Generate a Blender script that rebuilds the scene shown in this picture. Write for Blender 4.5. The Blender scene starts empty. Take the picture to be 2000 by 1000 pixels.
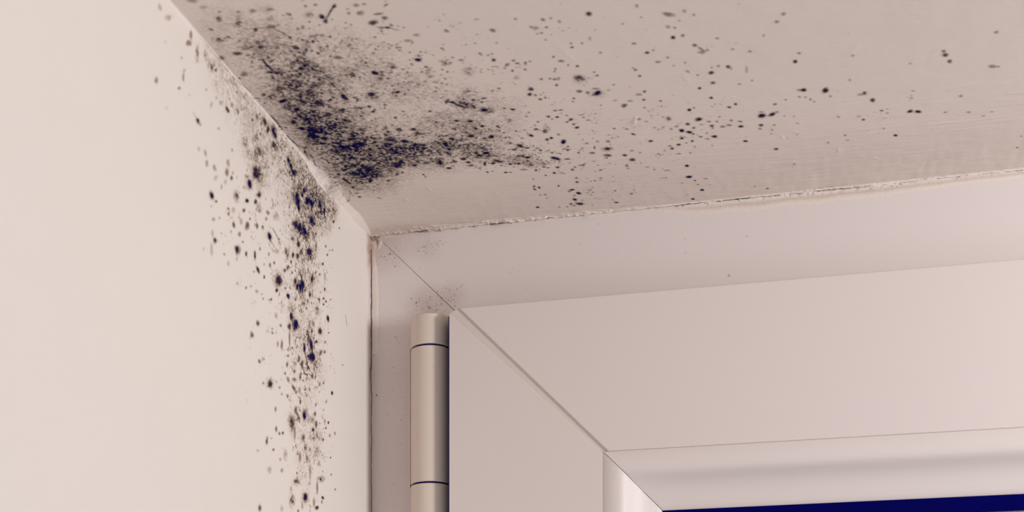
import bpy, bmesh, math
import numpy as np
from mathutils import Vector, Matrix

MM = 0.001
scene = bpy.context.scene
col = scene.collection

# ------------------------------------------------------------------ camera, world, lights, exposure
YAW = math.atan2(607.0, 2500.0)
cam_d = bpy.data.cameras.new('camera')
cam = bpy.data.objects.new('camera', cam_d); col.objects.link(cam)
cam.location = (190.276*MM, -524.926*MM, -227.994*MM)
cam.rotation_euler = (math.pi/2, 0, YAW)
cam_d.sensor_width = 36.0; cam_d.lens = 45.0
cam_d.shift_x = 0.0; cam_d.shift_y = 987.0/2000.0
cam_d.clip_start = 0.01; cam_d.clip_end = 50
cam_d.dof.use_dof = True; cam_d.dof.focus_distance = 0.545; cam_d.dof.aperture_fstop = 22.0
scene.camera = cam

w = bpy.data.worlds.new('room_light'); scene.world = w; w.use_nodes = True
bg = w.node_tree.nodes['Background']; bg.inputs[0].default_value = (0.93, 0.89, 0.90, 1); bg.inputs[1].default_value = 0.47

def area(name, loc, target, size, power, color):
    l = bpy.data.lights.new(name, 'AREA'); l.shape = 'SQUARE'; l.size = size; l.energy = power; l.color = color
    o = bpy.data.objects.new(name, l); col.objects.link(o); o.location = loc
    o.rotation_euler = (Vector(target) - Vector(loc)).to_track_quat('-Z', 'Y').to_euler()
    return o
area('room_key_light', (0.76, -0.305, -0.10), (0.05, 0, -0.08), 0.11, 3.3, (.935, .96, .965))  # key from the right, aimed to suit the sash and hinge shadows; source unseen
area('room_fill_light', (0.75, -0.95, -1.0), (0.1, 0, -0.05), 0.5, 1.1, (.88, .95, 1.0))
vs = scene.view_settings
scene.display_settings.display_device = 'sRGB'
vs.view_transform = 'Standard'; vs.look = 'None'; vs.gamma = 1.0; vs.use_curve_mapping = False
vs.exposure = 0.0

# ------------------------------------------------------------------ helpers
rng = np.random.default_rng(7)
def vnoise(X, Y, sx, sy, seed):
    """smooth lattice noise, -1..1"""
    r = np.random.default_rng(seed).uniform(-1, 1, (257, 257)).astype(np.float32)
    u = X/sx + 71.3; v = Y/sy + 53.7
    i = np.floor(u); j = np.floor(v); fu = u-i; fv = v-j
    fu = fu*fu*(3-2*fu); fv = fv*fv*(3-2*fv)
    i = i.astype(np.int64) % 256; j = j.astype(np.int64) % 256
    a = r[i, j]*(1-fu)+r[i+1, j]*fu; b = r[i, j+1]*(1-fu)+r[i+1, j+1]*fu
    return a*(1-fv)+b*fv
def fbm(X, Y, s, seed, o=3):
    t = 0; a = 1.0; n = 0
    for k in range(o):
        t = t + a*vnoise(X, Y, s/2**k, s/2**k, seed+k); n += a; a *= .55
    return t/n
def sstep(a, b, x):
    t = np.clip((x-a)/(b-a), 0, 1); return t*t*(3-2*t)

def link(me, name, mat, parent=None):
    o = bpy.data.objects.new(name, me); col.objects.link(o)
    if mat: me.materials.append(mat)
    if parent: o.parent = parent
    return o
def grid_mesh(name, PX, PY, PZ, keep=None, attrs=None):
    """quad mesh over a 2D array of positions in mm; keep = boolean per cell"""
    n, m = PX.shape
    idx = np.arange(n*m).reshape(n, m)
    q = np.stack([idx[:-1, :-1], idx[1:, :-1], idx[1:, 1:], idx[:-1, 1:]], -1).reshape(-1, 4)
    if keep is not None: q = q[keep.reshape(-1)]
    P = np.stack([PX, PY, PZ], -1).reshape(-1, 3)*MM
    used = np.zeros(n*m, bool); used[q.reshape(-1)] = True
    mp = np.cumsum(used)-1
    P = P[used]; q = mp[q]
    me = bpy.data.meshes.new(name)
    me.vertices.add(len(P)); me.vertices.foreach_set('co', P.astype(np.float32).reshape(-1))
    me.loops.add(q.size); me.loops.foreach_set('vertex_index', q.astype(np.int32).reshape(-1))
    me.polygons.add(len(q)); me.polygons.foreach_set('loop_start', np.arange(0, q.size, 4, dtype=np.int32))
    me.polygons.foreach_set('use_smooth', np.ones(len(q), bool))
    for k, v in (attrs or {}).items():
        a = me.attributes.new(k, 'FLOAT', 'POINT')
        a.data.foreach_set('value', np.broadcast_to(v, PX.shape).reshape(-1)[used].astype(np.float32))
    me.update(calc_edges=True); me.validate()
    return me

def nodes(name):
    m = bpy.data.materials.new(name); m.use_nodes = True
    nt = m.node_tree; return m, nt, nt.nodes, nt.nodes['Principled BSDF']
def math_n(nt, op, a, b=None, c=None, clamp=False):
    n = nt.nodes.new('ShaderNodeMath'); n.operation = op; n.use_clamp = clamp
    for i, v in enumerate((a, b, c)):
        if v is None: continue
        if isinstance(v, (int, float)): n.inputs[i].default_value = v
        else: nt.links.new(v, n.inputs[i])
    return n.outputs[0]
def mix_c(nt, fac, a, b):
    n = nt.nodes.new('ShaderNodeMix'); n.data_type = 'RGBA'
    for s, v in ((n.inputs[0], fac), (n.inputs[6], a), (n.inputs[7], b)):
        if isinstance(v, (int, float)): s.default_value = v
        elif isinstance(v, tuple): s.default_value = (*v, 1)
        else: nt.links.new(v, s)
    return n.outputs[2]
def pos(nt, scale=(1, 1, 1)):
    g = nt.nodes.new('ShaderNodeNewGeometry'); mp = nt.nodes.new('ShaderNodeMapping')
    mp.inputs['Scale'].default_value = scale
    nt.links.new(g.outputs['Position'], mp.inputs['Vector']); return mp.outputs[0]
def noise_n(nt, vec, scale, detail=3, rough=.55):
    n = nt.nodes.new('ShaderNodeTexNoise'); n.inputs['Scale'].default_value = scale
    n.inputs['Detail'].default_value = detail; n.inputs['Roughness'].default_value = rough
    nt.links.new(vec, n.inputs['Vector']); return n.outputs['Fac']
def specks(nt, vec, scale, radius, rarity):
    """sparse round dirt dots: 1 inside a dot"""
    v = nt.nodes.new('ShaderNodeTexVoronoi'); v.inputs['Scale'].default_value = scale
    nt.links.new(vec, v.inputs['Vector'])
    sep = nt.nodes.new('ShaderNodeSeparateColor'); nt.links.new(v.outputs['Color'], sep.inputs[0])
    pick = math_n(nt, 'GREATER_THAN', sep.outputs[0], rarity)
    rad = math_n(nt, 'MULTIPLY', sep.outputs[1], radius)
    d = math_n(nt, 'SUBTRACT', rad, v.outputs['Distance'])
    d = math_n(nt, 'MULTIPLY', d, 14.0, clamp=True)
    return math_n(nt, 'MULTIPLY', pick, d)

NAVY = (0.002, 0.0012, 0.075)
BROWN = (0.20, 0.135, 0.10)

def paint_mat(name, base, stroke=(1, 1, 1), bump=.00012, rough=.62, dirt=True, second=None):
    m, nt, N, b = nodes(name)
    v = pos(nt, stroke)
    n1 = noise_n(nt, v, 900, 4, .6); n2 = noise_n(nt, pos(nt), 45, 3, .5)
    c = mix_c(nt, math_n(nt, 'MULTIPLY', n2, .35), base, tuple(x*.93 for x in base) if second is None else second)
    if dirt:
        at = nt.nodes.new('ShaderNodeAttribute'); at.attribute_name = 'grime'
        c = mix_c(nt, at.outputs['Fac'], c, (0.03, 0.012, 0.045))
        at2 = nt.nodes.new('ShaderNodeAttribute'); at2.attribute_name = 'rust'
        c = mix_c(nt, at2.outputs['Fac'], c, (0.36, 0.22, 0.17))
    nt.links.new(c, b.inputs['Base Color'])
    b.inputs['Roughness'].default_value = rough; b.inputs['Specular IOR Level'].default_value = .35
    bp = nt.nodes.new('ShaderNodeBump'); bp.inputs['Strength'].default_value = 1; bp.inputs['Distance'].default_value = bump
    nt.links.new(n1, bp.inputs['Height']); nt.links.new(bp.outputs[0], b.inputs['Normal'])
    return m
M_WALL = paint_mat('wall_paint', (.745, .665, .615), (1, .6, .35), .00010)
M_CEIL = paint_mat('soffit_paint', (.80, .70, .64), (.35, 1.3, 1), .00013, second=(.78, .68, .64))
M_FILL = paint_mat('filler_paint', (.77, .67, .61), (.6, 1, 1), .00022)

def pvc_mat(name, base, dirt=True, rough=.42, spec=.4):
    m, nt, N, b = nodes(name)
    v = pos(nt)
    c = mix_c(nt, math_n(nt, 'MULTIPLY', noise_n(nt, v, 30, 2), .25), base, tuple(x*.95 for x in base))
    c = mix_c(nt, math_n(nt, 'MULTIPLY', specks(nt, v, 150, .11, .86), .6), c, (.30, .14, .10))
    if dirt:
        # dusty film settled beside the hinge head and the mitre end
        g = nt.nodes.new('ShaderNodeNewGeometry')
        for ctr, rad, amt in (((.0255, 0, -.0330), .012, .75), ((.0365, 0, -.0300), .009, .5), ((.006, 0, -.002), .018, .8), ((.0250, 0, -.0075), .009, .35), ((.013, 0, -.10), .050, .22), ((.012, 0, -.06), .030, .18)):
            d = nt.nodes.new('ShaderNodeVectorMath'); d.operation = 'DISTANCE'
            nt.links.new(g.outputs['Position'], d.inputs[0]); d.inputs[1].default_value = ctr
            k = math_n(nt, 'SUBTRACT', 1.0, math_n(nt, 'DIVIDE', d.outputs['Value'], rad), clamp=True)
            n = noise_n(nt, v, 2300, 3, .75)
            s = math_n(nt, 'MULTIPLY', math_n(nt, 'SUBTRACT', math_n(nt, 'ADD', n, math_n(nt, 'MULTIPLY', k, .14)), .555), 9.0, clamp=True)
            s = math_n(nt, 'MULTIPLY', math_n(nt, 'MULTIPLY', s, amt), math_n(nt, 'MULTIPLY', k, 3.0, clamp=True))
            c = mix_c(nt, math_n(nt, 'MULTIPLY', s, .42), c, (.20, .12, .11))
            c = mix_c(nt, math_n(nt, 'MULTIPLY', k, .45*amt), c, (.48, .35, .31))
    nt.links.new(c, b.inputs['Base Color'])
    b.inputs['Roughness'].default_value = rough; b.inputs['Specular IOR Level'].default_value = spec
    bp = nt.nodes.new('ShaderNodeBump'); bp.inputs['Strength'].default_value = 1; bp.inputs['Distance'].default_value = .00002
    nt.links.new(noise_n(nt, v, 1200, 2), bp.inputs['Height']); nt.links.new(bp.outputs[0], b.inputs['Normal'])
    return m
M_FRAME = pvc_mat('frame_plastic', (.725, .64, .62))
M_SASH = pvc_mat('sash_plastic', (.725, .63, .605), dirt=False)
M_GROOVE = pvc_mat('weld_plastic', (.69, .60, .555), dirt=False)
M_BEAD = pvc_mat('bead_plastic', (.735, .645, .62), dirt=False, rough=.5)
M_HINGE = pvc_mat('hinge_plastic', (.68, .58, .50), dirt=False, rough=.4, spec=.35)
def flat_mat(name, base, rough=.7):
    m, nt, N, b = nodes(name)
    c = mix_c(nt, noise_n(nt, pos(nt), 400, 2), base, tuple(x*.7 for x in base))
    nt.links.new(c, b.inputs['Base Color']); b.inputs['Roughness'].default_value = rough
    b.inputs['Specular IOR Level'].default_value = .04
    return m
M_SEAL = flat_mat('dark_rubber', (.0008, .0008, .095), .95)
M_GAP = flat_mat('joint_dirt', (.03, .014, .05), .9)
M_MASONRY = flat_mat('masonry', (.35, .30, .27), .95)

def mould_mat(name, mid):
    m, nt, N, b = nodes(name)
    at = nt.nodes.new('ShaderNodeAttribute'); at.attribute_name = 'growth'
    cr = nt.nodes.new('ShaderNodeValToRGB'); e = cr.color_ramp.elements
    e[0].position = 0; e[0].color = (*mid[0], 1); e[1].position = 1; e[1].color = (*NAVY, 1)
    a0 = e.new(.28); a0.color = (*[.72*x for x in mid[0]], 1)
    a = e.new(.56); a.color = (*mid[1], 1); a2 = e.new(.8); a2.color = (*mid[2], 1)
    nt.links.new(at.outputs['Fac'], cr.inputs[0]); nt.links.new(cr.outputs[0], b.inputs['Base Color'])
    al = math_n(nt, 'POWER', at.outputs['Fac'], .85)
    al = math_n(nt, 'MULTIPLY', al, 1.03, clamp=True)
    nt.links.new(al, b.inputs['Alpha'])
    b.inputs['Roughness'].default_value = .9; b.inputs['Specular IOR Level'].default_value = .05
    return m
M_MOULD_W = mould_mat('wall_mould', [(.46, .29, .17), (.125, .066, .045), (.020, .010, .040)])
M_MOULD_C = mould_mat('soffit_mould', [(.30, .20, .15), (.075, .045, .048), (.010, .005, .05)])

# ------------------------------------------------------------------ mould colonies, metric (mm on the surface)
# centre a,b ; half axis A ; half axis B ; strength ; 1 = powdery haze
SOFFIT_COLONIES = '''5.2 -159.7 0.61 0.54 -0.37 0.53 0.6 0
10.3 -164.4 0.8 0.19 -0.65 1.3 0.4 0
12 -167.7 0.45 0.11 -0.22 0.44 0.4 0
10 -164.7 0.46 0.11 -0.37 0.74 0.4 0
15 -161.4 1.38 0.34 -1.09 2.27 0.5 1
17.7 -166.3 0.57 0.14 -0.27 0.55 0.4 0
22 -165.7 1.02 0.25 -0.43 0.92 0.45 0
26.6 -165.4 1.65 1 -1.02 1.76 0.55 1
18.5 -156 0.56 0.14 -0.47 1.01 0.65 0
24.1 -156.6 1.81 -0.08 -0.37 1.09 0.5 0
27.2 -149.6 0.29 0.62 -0.4 0.47 0.7 0
38.6 -164.3 0.45 0.11 -0.23 0.55 0.5 0
41.7 -164.1 0.56 0.14 -0.23 0.55 0.5 0
41.3 -157.9 0.62 0.69 -0.62 0.94 0.95 0
41.6 -155.5 0.57 0.14 -0.46 1.15 0.75 0
47 -161.9 0.56 0.14 -0.26 0.66 0.7 0
31.9 -161.6 0.47 0.54 -0.42 0.6 0.4 0
30 -161.3 0.46 0.11 -0.2 0.45 0.3 0
33.4 -154.1 0.51 0.12 -0.41 0.97 0.5 0
31.6 -153.3 0.64 -0.03 -0.15 0.47 0.45 0
25.4 -160.5 1.15 0.28 -0.43 0.94 0.25 0
4.9 -153.9 1.52 0.64 -0.98 1.75 0.55 1
8.1 -154.6 1.32 -0.06 -0.37 0.99 0.35 1
12.4 -147.6 2.22 1.4 -0.92 1.56 0.6 1
10.6 -147.3 0.95 0.23 -0.58 1.22 0.35 0
15.9 -146.7 1.43 0.35 -0.56 1.22 0.5 1
7 -145.2 1.54 0.13 -0.44 1.04 0.65 0
1 -144.1 0.37 0.91 -0.75 0.83 0.5 0
12.2 -143.8 0.48 0.12 -0.23 0.5 0.5 0
16.2 -149.6 0.8 0.5 -0.45 0.77 0.4 0
10.9 -151.7 0.35 0.09 -0.23 0.48 0.4 0
13.5 -151.6 0.35 0.09 -0.28 0.6 0.4 0
15.7 -140.6 0.53 0.13 -0.34 0.75 0.6 0
15.7 -138.2 0.88 -0.27 -0.15 0.63 0.6 0
12.9 -132.1 0.64 0.27 -0.26 0.52 0.95 0
9.3 -139.3 0.37 0.09 -0.6 1.27 0.35 0
8.3 -136.7 0.61 0.15 -0.24 0.52 0.35 0
4.1 -133.4 1.11 0.27 -0.62 1.31 0.45 0
26.8 -143.9 1.02 0.64 -0.54 0.98 0.75 0
29.4 -141.9 0.53 0.13 -0.52 1.24 0.65 0
28 -140.4 0.72 0.17 -0.44 1.04 0.6 0
31 -141 0.48 0.12 -0.21 0.5 0.6 0
26.7 -141.1 0.48 0.12 -0.27 0.62 0.6 0
33.4 -145.9 0.43 0.1 -0.27 0.65 0.85 0
31.6 -145.8 0.71 0.17 -0.2 0.49 0.55 0
34.2 -148.3 1.64 0.4 -0.66 1.6 0.45 1
37.5 -148.4 0.59 0.14 -0.24 0.6 0.45 0
36.8 -142.3 0.43 0.1 -0.26 0.66 0.65 0
36.4 -141 0.29 0.07 -0.13 0.33 0.5 0
42.5 -144.1 0.35 0.09 -0.31 0.81 0.5 0
23.4 -132.1 0.86 0.21 -0.48 1.13 0.98 0
25.6 -133.5 1.21 -0.66 -0.09 1.01 0.7 0
27.3 -131.6 2.7 0.66 -1.26 3.05 0.6 1
35.7 -136.7 0.36 0.09 -0.2 0.51 0.7 0
37.5 -135.3 1.26 0.79 -0.41 0.82 0.5 0
32.5 -139.3 0.6 0.15 -0.21 0.5 0.5 0
15.1 -131.2 2.47 0.6 -0.78 1.76 0.6 1
19 -129 0.5 0.12 -0.27 0.62 0.8 0
21.6 -129.1 0.49 0.12 -0.28 0.66 0.8 0
29.9 -128.1 0.49 0.12 -0.18 0.44 0.6 0
38.5 -124.5 0.99 0.24 -0.51 1.34 0.5 0
37.3 -127.8 0.49 0.12 -0.2 0.53 0.5 0
50 -157.6 0.45 0.11 -0.29 0.75 0.4 0
50.4 -159.8 0.57 0.14 -0.17 0.45 0.35 0
53.5 -160.9 0.9 0.22 -0.28 0.74 0.4 0
52.6 -157 0.45 0.11 -0.35 0.94 0.4 0
38.3 -160.1 1.37 0.33 -0.62 1.5 0.35 1
39.6 -147 0.47 0.11 -0.32 0.8 0.5 0
43.8 -155.8 0.28 0.07 -0.18 0.46 0.4 0
24.5 -139.8 0.48 0.12 -0.32 0.75 0.5 0
24.2 -137.1 0.44 0.11 -0.25 0.59 0.55 0
45.1 -145.2 0.42 0.1 -0.18 0.48 0.35 0
43.8 -141.3 0.59 0.14 -0.19 0.49 0.35 0
25.2 -136.4 2.91 0.71 -1.63 3.83 0.35 1
55.4 -151.1 1.29 -0.23 -0.24 1.25 0.75 0
58.8 -147.7 0.77 0.32 -0.22 0.54 0.75 0
59.7 -152.8 0.92 0.22 -0.34 0.96 0.5 0
58.7 -155.2 1.41 0.21 -0.2 0.61 0.5 0
60.5 -148.6 0.4 0.73 -0.47 0.62 0.4 0
62.4 -159.1 0.91 -0.48 0 0.49 0.5 0
56.1 -161 0.67 0.16 -0.2 0.55 0.5 0
53.5 -156.8 0.91 0.22 -0.42 1.13 0.4 0
76.2 -141.6 0.61 0.84 -0.41 0.68 0.5 0
90.3 -138.4 0.69 0.73 -0.36 0.72 0.5 0
86.8 -145.3 0.83 0.07 -0.12 0.55 0.3 0
84.8 -137.3 0.47 0.11 -0.13 0.49 0.25 0
62.5 -128.1 1.02 0.25 -0.31 0.96 0.98 0
63.5 -130.1 0.72 0.18 -0.14 0.43 0.5 0
86.4 -122.1 0.58 0.14 -0.2 0.79 0.85 0
72 -132.6 0.52 0.13 -0.15 0.51 0.6 0
72.3 -131.4 0.36 0.09 -0.13 0.42 0.4 0
46.2 -123.7 1.07 0.58 -0.43 0.96 1 0
48.5 -123.8 0.62 0.15 -0.24 0.67 0.6 0
48 -121.8 0.74 0.18 -0.24 0.68 0.5 0
53.1 -126.3 1.71 0.42 -0.64 1.85 0.65 1
53.2 -125.8 0.49 0.12 -0.23 0.66 0.4 0
56.9 -137.9 0.59 0.14 -0.14 0.42 0.4 0
58.1 -136.4 0.43 0.1 -0.2 0.59 0.45 0
64.8 -132.2 0.48 0.12 -0.14 0.42 0.45 0
68.1 -129.5 0.39 0.09 -0.13 0.43 0.45 0
73.8 -126.7 0.43 0.11 -0.13 0.43 0.55 0
63.7 -123.4 0.49 0.12 -0.17 0.53 0.65 0
59.7 -126.1 0.54 0.13 -0.17 0.53 0.4 0
56.7 -121.6 0.44 0.11 -0.21 0.63 0.6 0
70.9 -124.4 1.58 0.38 -0.52 1.76 0.5 1
72.1 -123.8 0.37 0.09 -0.16 0.53 0.5 0
70.5 -124.2 0.44 0.11 -0.24 0.79 0.4 0
75.9 -124.6 1.21 0.29 -0.18 0.61 0.35 0
83 -126.8 0.48 0.12 -0.17 0.65 0.45 0
85.3 -125.2 0.39 0.09 -0.1 0.39 0.6 0
86.7 -125.7 0.6 0.15 -0.1 0.39 0.4 0
89.7 -131.4 0.43 0.1 -0.11 0.42 0.5 0
80 -132.7 0.43 0.1 -0.14 0.5 0.3 0
77.4 -119 0.44 0.11 -0.18 0.63 0.4 0
69.7 -118.8 0.37 0.09 -0.17 0.59 0.5 0
90 -118.3 0.93 -0.6 0.05 0.84 0.5 0
88.7 -116.4 0.61 0.15 -0.1 0.41 0.45 0
51.6 -122.8 0.37 0.09 -0.23 0.67 0.4 0
45.3 -130.3 0.37 0.09 -0.19 0.52 0.6 0
44.3 -131.5 0.36 0.09 -0.13 0.35 0.6 0
50.8 -129.7 0.36 0.09 -0.12 0.35 0.45 0
50.4 -140.2 0.47 0.12 -0.18 0.49 0.3 0
54 -139.7 0.28 0.07 -0.17 0.49 0.3 0
62.7 -139.4 1.18 0.29 -0.24 0.74 0.3 0
63.8 -138 0.47 0.11 -0.27 0.83 0.3 0
66.4 -141.6 1.17 0.28 -0.26 0.81 0.3 0
76.4 -117.3 1.73 0.42 -0.76 2.72 0.25 1
63.2 -120 0.74 0.18 -0.57 1.81 0.25 0
63.5 -117.5 0.99 0.24 -0.28 0.91 0.3 0
120.9 -140.2 0.82 0.2 -0.19 1.05 0.75 0
98.6 -142.7 0.49 0.12 -0.15 0.63 0.45 0
106.7 -140.3 0.55 0.7 -0.33 0.63 0.5 0
109.2 -140.5 0.55 0.13 -0.12 0.58 0.4 0
111.4 -138.2 0.46 0.11 -0.13 0.64 0.4 0
106.9 -136.1 0.43 0.11 -0.13 0.6 0.55 0
102.2 -137.4 0.37 0.09 -0.12 0.54 0.5 0
103.5 -136.4 1.08 0.26 -0.24 1.09 0.3 0
104.7 -133.5 0.5 0.12 -0.12 0.55 0.45 0
103.3 -133.3 0.47 0.11 -0.1 0.44 0.3 0
105.2 -129.4 0.44 0.11 -0.11 0.51 0.4 0
112.6 -125.6 0.44 0.11 -0.11 0.57 0.5 0
112.5 -123.3 0.54 0.13 -0.11 0.58 0.6 0
116 -124.9 0.38 0.09 -0.13 0.68 0.4 0
118.9 -126.9 0.47 0.11 -0.22 1.24 0.25 0
120.8 -118.1 0.58 0.14 -0.1 0.59 0.45 0
135.8 -140.8 0.54 0.13 -0.13 0.94 0.4 0
144.4 -134.3 1.87 1.08 -0.23 1.03 0.45 0
149.4 -134.5 0.67 0.16 -0.09 0.85 0.35 0
152.1 -132 0.61 0.15 -0.06 0.65 0.35 0
136.2 -134.6 0.46 0.11 -0.07 0.54 0.3 0
130.2 -132.5 0.43 0.1 -0.08 0.54 0.35 0
147.4 -130 0.55 0.13 -0.06 0.55 0.3 0
145.6 -126.4 0.56 0.14 -0.07 0.67 0.4 0
143.6 -127.5 0.77 0.19 -0.12 1 0.3 0
144.5 -121.2 0.75 0.18 -0.11 0.97 0.85 0
147.6 -121.6 0.62 0.15 -0.08 0.8 0.6 0
150.7 -115.3 0.76 0.18 -0.08 0.88 0.6 0
152.5 -112.4 1.03 1.82 -0.27 0.53 0.45 0
152.4 -110.6 1.44 0.35 -0.08 0.84 0.4 0
154.4 -111.4 0.57 0.14 -0.06 0.71 0.4 0
154.4 -97.6 0.93 -0.09 0.01 1.09 0.75 0
154.8 -100.7 0.46 0.11 -0.05 0.63 0.4 0
154.4 -91.1 0.84 0.2 -0.08 0.92 0.6 0
135.3 -114.5 0.7 0.17 -0.1 0.77 0.75 0
137.5 -115.5 0.41 0.1 -0.09 0.71 0.35 0
138 -108.2 0.91 0.22 -0.08 0.67 0.45 0
141.5 -110.2 0.45 0.11 -0.09 0.72 0.4 0
132 -120.8 0.79 0.19 -0.08 0.58 0.4 0
142.8 -104.8 0.59 0.14 -0.06 0.56 0.3 0
146.6 -105.5 0.39 0.09 -0.09 0.86 0.3 0
130.2 -105.2 0.49 0.12 -0.09 0.62 0.5 0
129.6 -106.5 0.49 0.12 -0.07 0.49 0.3 0
131.1 -101.2 0.56 0.14 -0.09 0.63 0.6 0
147 -100 0.56 0.85 -0.26 0.61 0.3 0
149.9 -97.1 0.46 0.11 -0.05 0.57 0.4 0
105.6 -119.3 0.45 0.11 -0.15 0.71 0.55 0
107.5 -116.4 0.91 0.22 -0.13 0.66 0.5 0
109.3 -113.4 0.39 0.09 -0.14 0.73 0.6 0
112.1 -112 0.52 0.13 -0.12 0.61 0.65 0
95.9 -118 0.49 0.12 -0.12 0.54 0.5 0
97.6 -118.4 0.52 0.13 -0.11 0.48 0.4 0
93.4 -118.2 0.81 0.2 -0.14 0.6 0.5 0
92.5 -120.1 0.58 0.14 -0.14 0.59 0.5 0
95 -114.1 0.5 0.42 -0.2 0.51 0.55 0
104.8 -112.2 0.39 0.1 -0.13 0.61 0.5 0
104.2 -110.7 0.49 0.12 -0.12 0.55 0.5 0
101.8 -106.7 0.47 0.11 -0.13 0.63 0.5 0
103.2 -105.9 0.67 0.16 -0.16 0.75 0.5 0
104.5 -105.9 0.53 0.13 -0.21 1.01 0.45 0
103.1 -102.1 0.5 0.12 -0.16 0.77 0.65 0
98.9 -107 0.6 0.15 -0.14 0.63 0.35 0
111 -105.1 1.33 0.32 -0.26 1.38 0.6 0
111.4 -103.7 1.74 1.45 -0.7 2.07 0.5 1
117.4 -104.9 0.5 0.12 -0.1 0.56 0.55 0
116.8 -107.3 0.46 0.11 -0.11 0.62 0.35 0
94.2 -101.8 0.88 0.21 -0.22 0.97 0.75 0
93 -98.4 0.68 0.17 -0.22 0.98 0.85 0
94.7 -97.3 0.61 0.15 -0.15 0.66 0.4 0
95.7 -94.5 0.58 0.14 -0.15 0.67 0.7 0
91.3 -109.9 1.16 0.28 -0.3 1.24 0.25 1
109.7 -96.2 0.95 0.23 -0.17 0.92 0.5 0
115.6 -93.7 1.18 -0.3 -0.04 1.25 1 0
115.3 -93.3 2.21 0.54 -0.37 2.12 0.6 1
115.4 -96.7 1.35 0.33 -0.09 0.52 0.45 0
112.4 -94.7 0.68 0.16 -0.17 0.92 0.5 0
107.1 -92.2 0.48 0.12 -0.12 0.6 0.7 0
131.4 -91 0.58 0.14 -0.11 0.8 0.6 0
129.3 -89.4 1.02 0.25 -0.11 0.8 0.35 0
149.7 -88.6 0.47 0.11 -0.06 0.6 0.5 0
153 -81.4 0.48 0.12 -0.06 0.68 0.5 0
119.5 -94.7 0.68 0.16 -0.09 0.53 0.35 0
121.8 -97.7 0.47 0.11 -0.09 0.58 0.35 0
130.4 -85.6 0.48 0.12 -0.08 0.61 0.55 0
135.8 -83.5 0.48 0.12 -0.07 0.55 0.5 0
90.8 -114.4 0.46 0.11 -0.15 0.61 0.6 0
106.4 -90.1 0.48 0.12 -0.1 0.54 0.6 0
181.6 -98 0.73 0.18 -0.02 1.03 0.8 0
182.8 -102.8 0.58 0.14 -0.01 0.64 0.4 0
178.7 -126.2 0.72 -0.05 0.06 0.91 0.45 0
176.5 -122.4 0.69 0.17 -0.03 0.75 0.45 0
172.2 -115.7 0.42 0.1 -0.03 0.78 0.4 0
162.3 -110 0.57 0.14 -0.05 0.72 0.4 0
167.5 -107.5 0.67 0.16 -0.03 0.63 0.4 0
160.1 -99.9 0.71 0.42 -0.15 0.9 0.75 0
161 -98.5 0.39 0.1 -0.04 0.57 0.5 0
165.9 -97 0.49 0.12 -0.13 2.37 0.25 0
184 -79.1 0.81 0.2 -0.02 1.12 0.8 0
182.9 -79.4 1.27 0.31 -0.01 0.82 0.4 0
191.1 -77 0.88 -0.81 0.38 1.43 0.85 0
204.2 -72.2 0.76 0.19 0.04 1.14 0.75 0
203 -71.5 1.53 0.37 0.02 0.73 0.3 0
207 -66.6 0.82 0.2 0.05 1.28 0.7 0
210.4 -58.6 0.73 0.18 0.03 0.66 0.6 0
212.2 -59.4 0.52 0.13 0.02 0.44 0.3 0
212.3 -56.3 0.63 0.15 0.03 0.56 0.3 0
220 -55.6 1.01 -0.13 0.16 1.11 0.8 0
222.7 -54.7 1.1 0.27 0.08 1.11 0.85 0
228.6 -90.6 0.87 0.21 0.1 1.13 0.7 0
228 -92.9 0.67 0.16 0.07 0.84 0.5 0
230.5 -86.1 0.73 0.18 0.11 1.16 0.7 0
243.1 -100.2 0.7 0.17 0.1 0.81 0.45 0
244.4 -79.7 1.22 0.3 0.13 1.08 0.45 0
246.1 -79.3 0.69 0.17 0.07 0.59 0.4 0
169.4 -65.1 1.16 0.28 -0.06 1.31 0.95 0
169.3 -67.7 1.05 0.25 -0.02 0.54 0.4 0
173 -65.1 1.12 -0.56 0.16 1.18 0.85 0
174.8 -66.4 0.63 0.15 -0.02 0.54 0.4 0
168.8 -58.1 0.75 0.18 -0.05 1.01 0.75 0
168.2 -55.6 0.65 0.16 -0.03 0.68 0.4 0
161.7 -59 0.91 0.22 -0.06 0.9 0.8 0
174.1 -72 0.72 0.18 -0.03 0.74 0.5 0
173.4 -57.2 0.64 0.16 -0.02 0.68 0.4 0
162.7 -47.5 0.82 0.2 -0.04 0.71 0.8 0
173.5 -38.5 0.78 0.19 -0.03 0.85 0.7 0
216 -39.1 0.71 0.17 0.04 0.83 0.9 0
198.2 -43.4 0.49 0.12 0.01 0.59 0.5 0
199 -39.3 0.82 0.2 0.01 0.48 0.35 0
204.3 -53.5 0.58 0.14 0.02 0.79 0.6 0
202.7 -56.4 0.74 0.18 0.01 0.56 0.3 0
195.6 -57.8 0.58 0.14 0.01 0.89 0.3 0
236.2 -62.4 0.56 0.14 0.07 0.75 0.4 0
232.1 -52 0.63 0.15 0.06 0.67 0.4 0
240.1 -50.3 0.79 0.19 0.07 0.67 0.4 0
245.4 -46.4 0.63 0.15 0.05 0.46 0.35 0
247.9 -48.7 0.52 0.13 0.07 0.56 0.35 0
219.9 -65 0.62 0.15 0.05 0.75 0.3 0
220.1 -69.9 0.71 0.17 0.03 0.42 0.35 0
211.6 -45.5 0.38 0.09 0.03 0.58 0.5 0
158.5 -73.5 0.62 0.15 -0.04 0.64 0.5 0
160.9 -75.1 0.41 0.1 -0.04 0.63 0.5 0
182.6 -74.9 0.51 0.12 -0.01 0.52 0.35 0
184.5 -74.2 0.51 0.12 -0.01 0.52 0.35 0
186.2 -72.2 0.41 0.1 -0.01 0.74 0.4 0
187.4 -70.4 0.41 0.1 -0 0.64 0.35 0
192.8 -72.9 0.56 0.14 0 0.63 0.4 0
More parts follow.
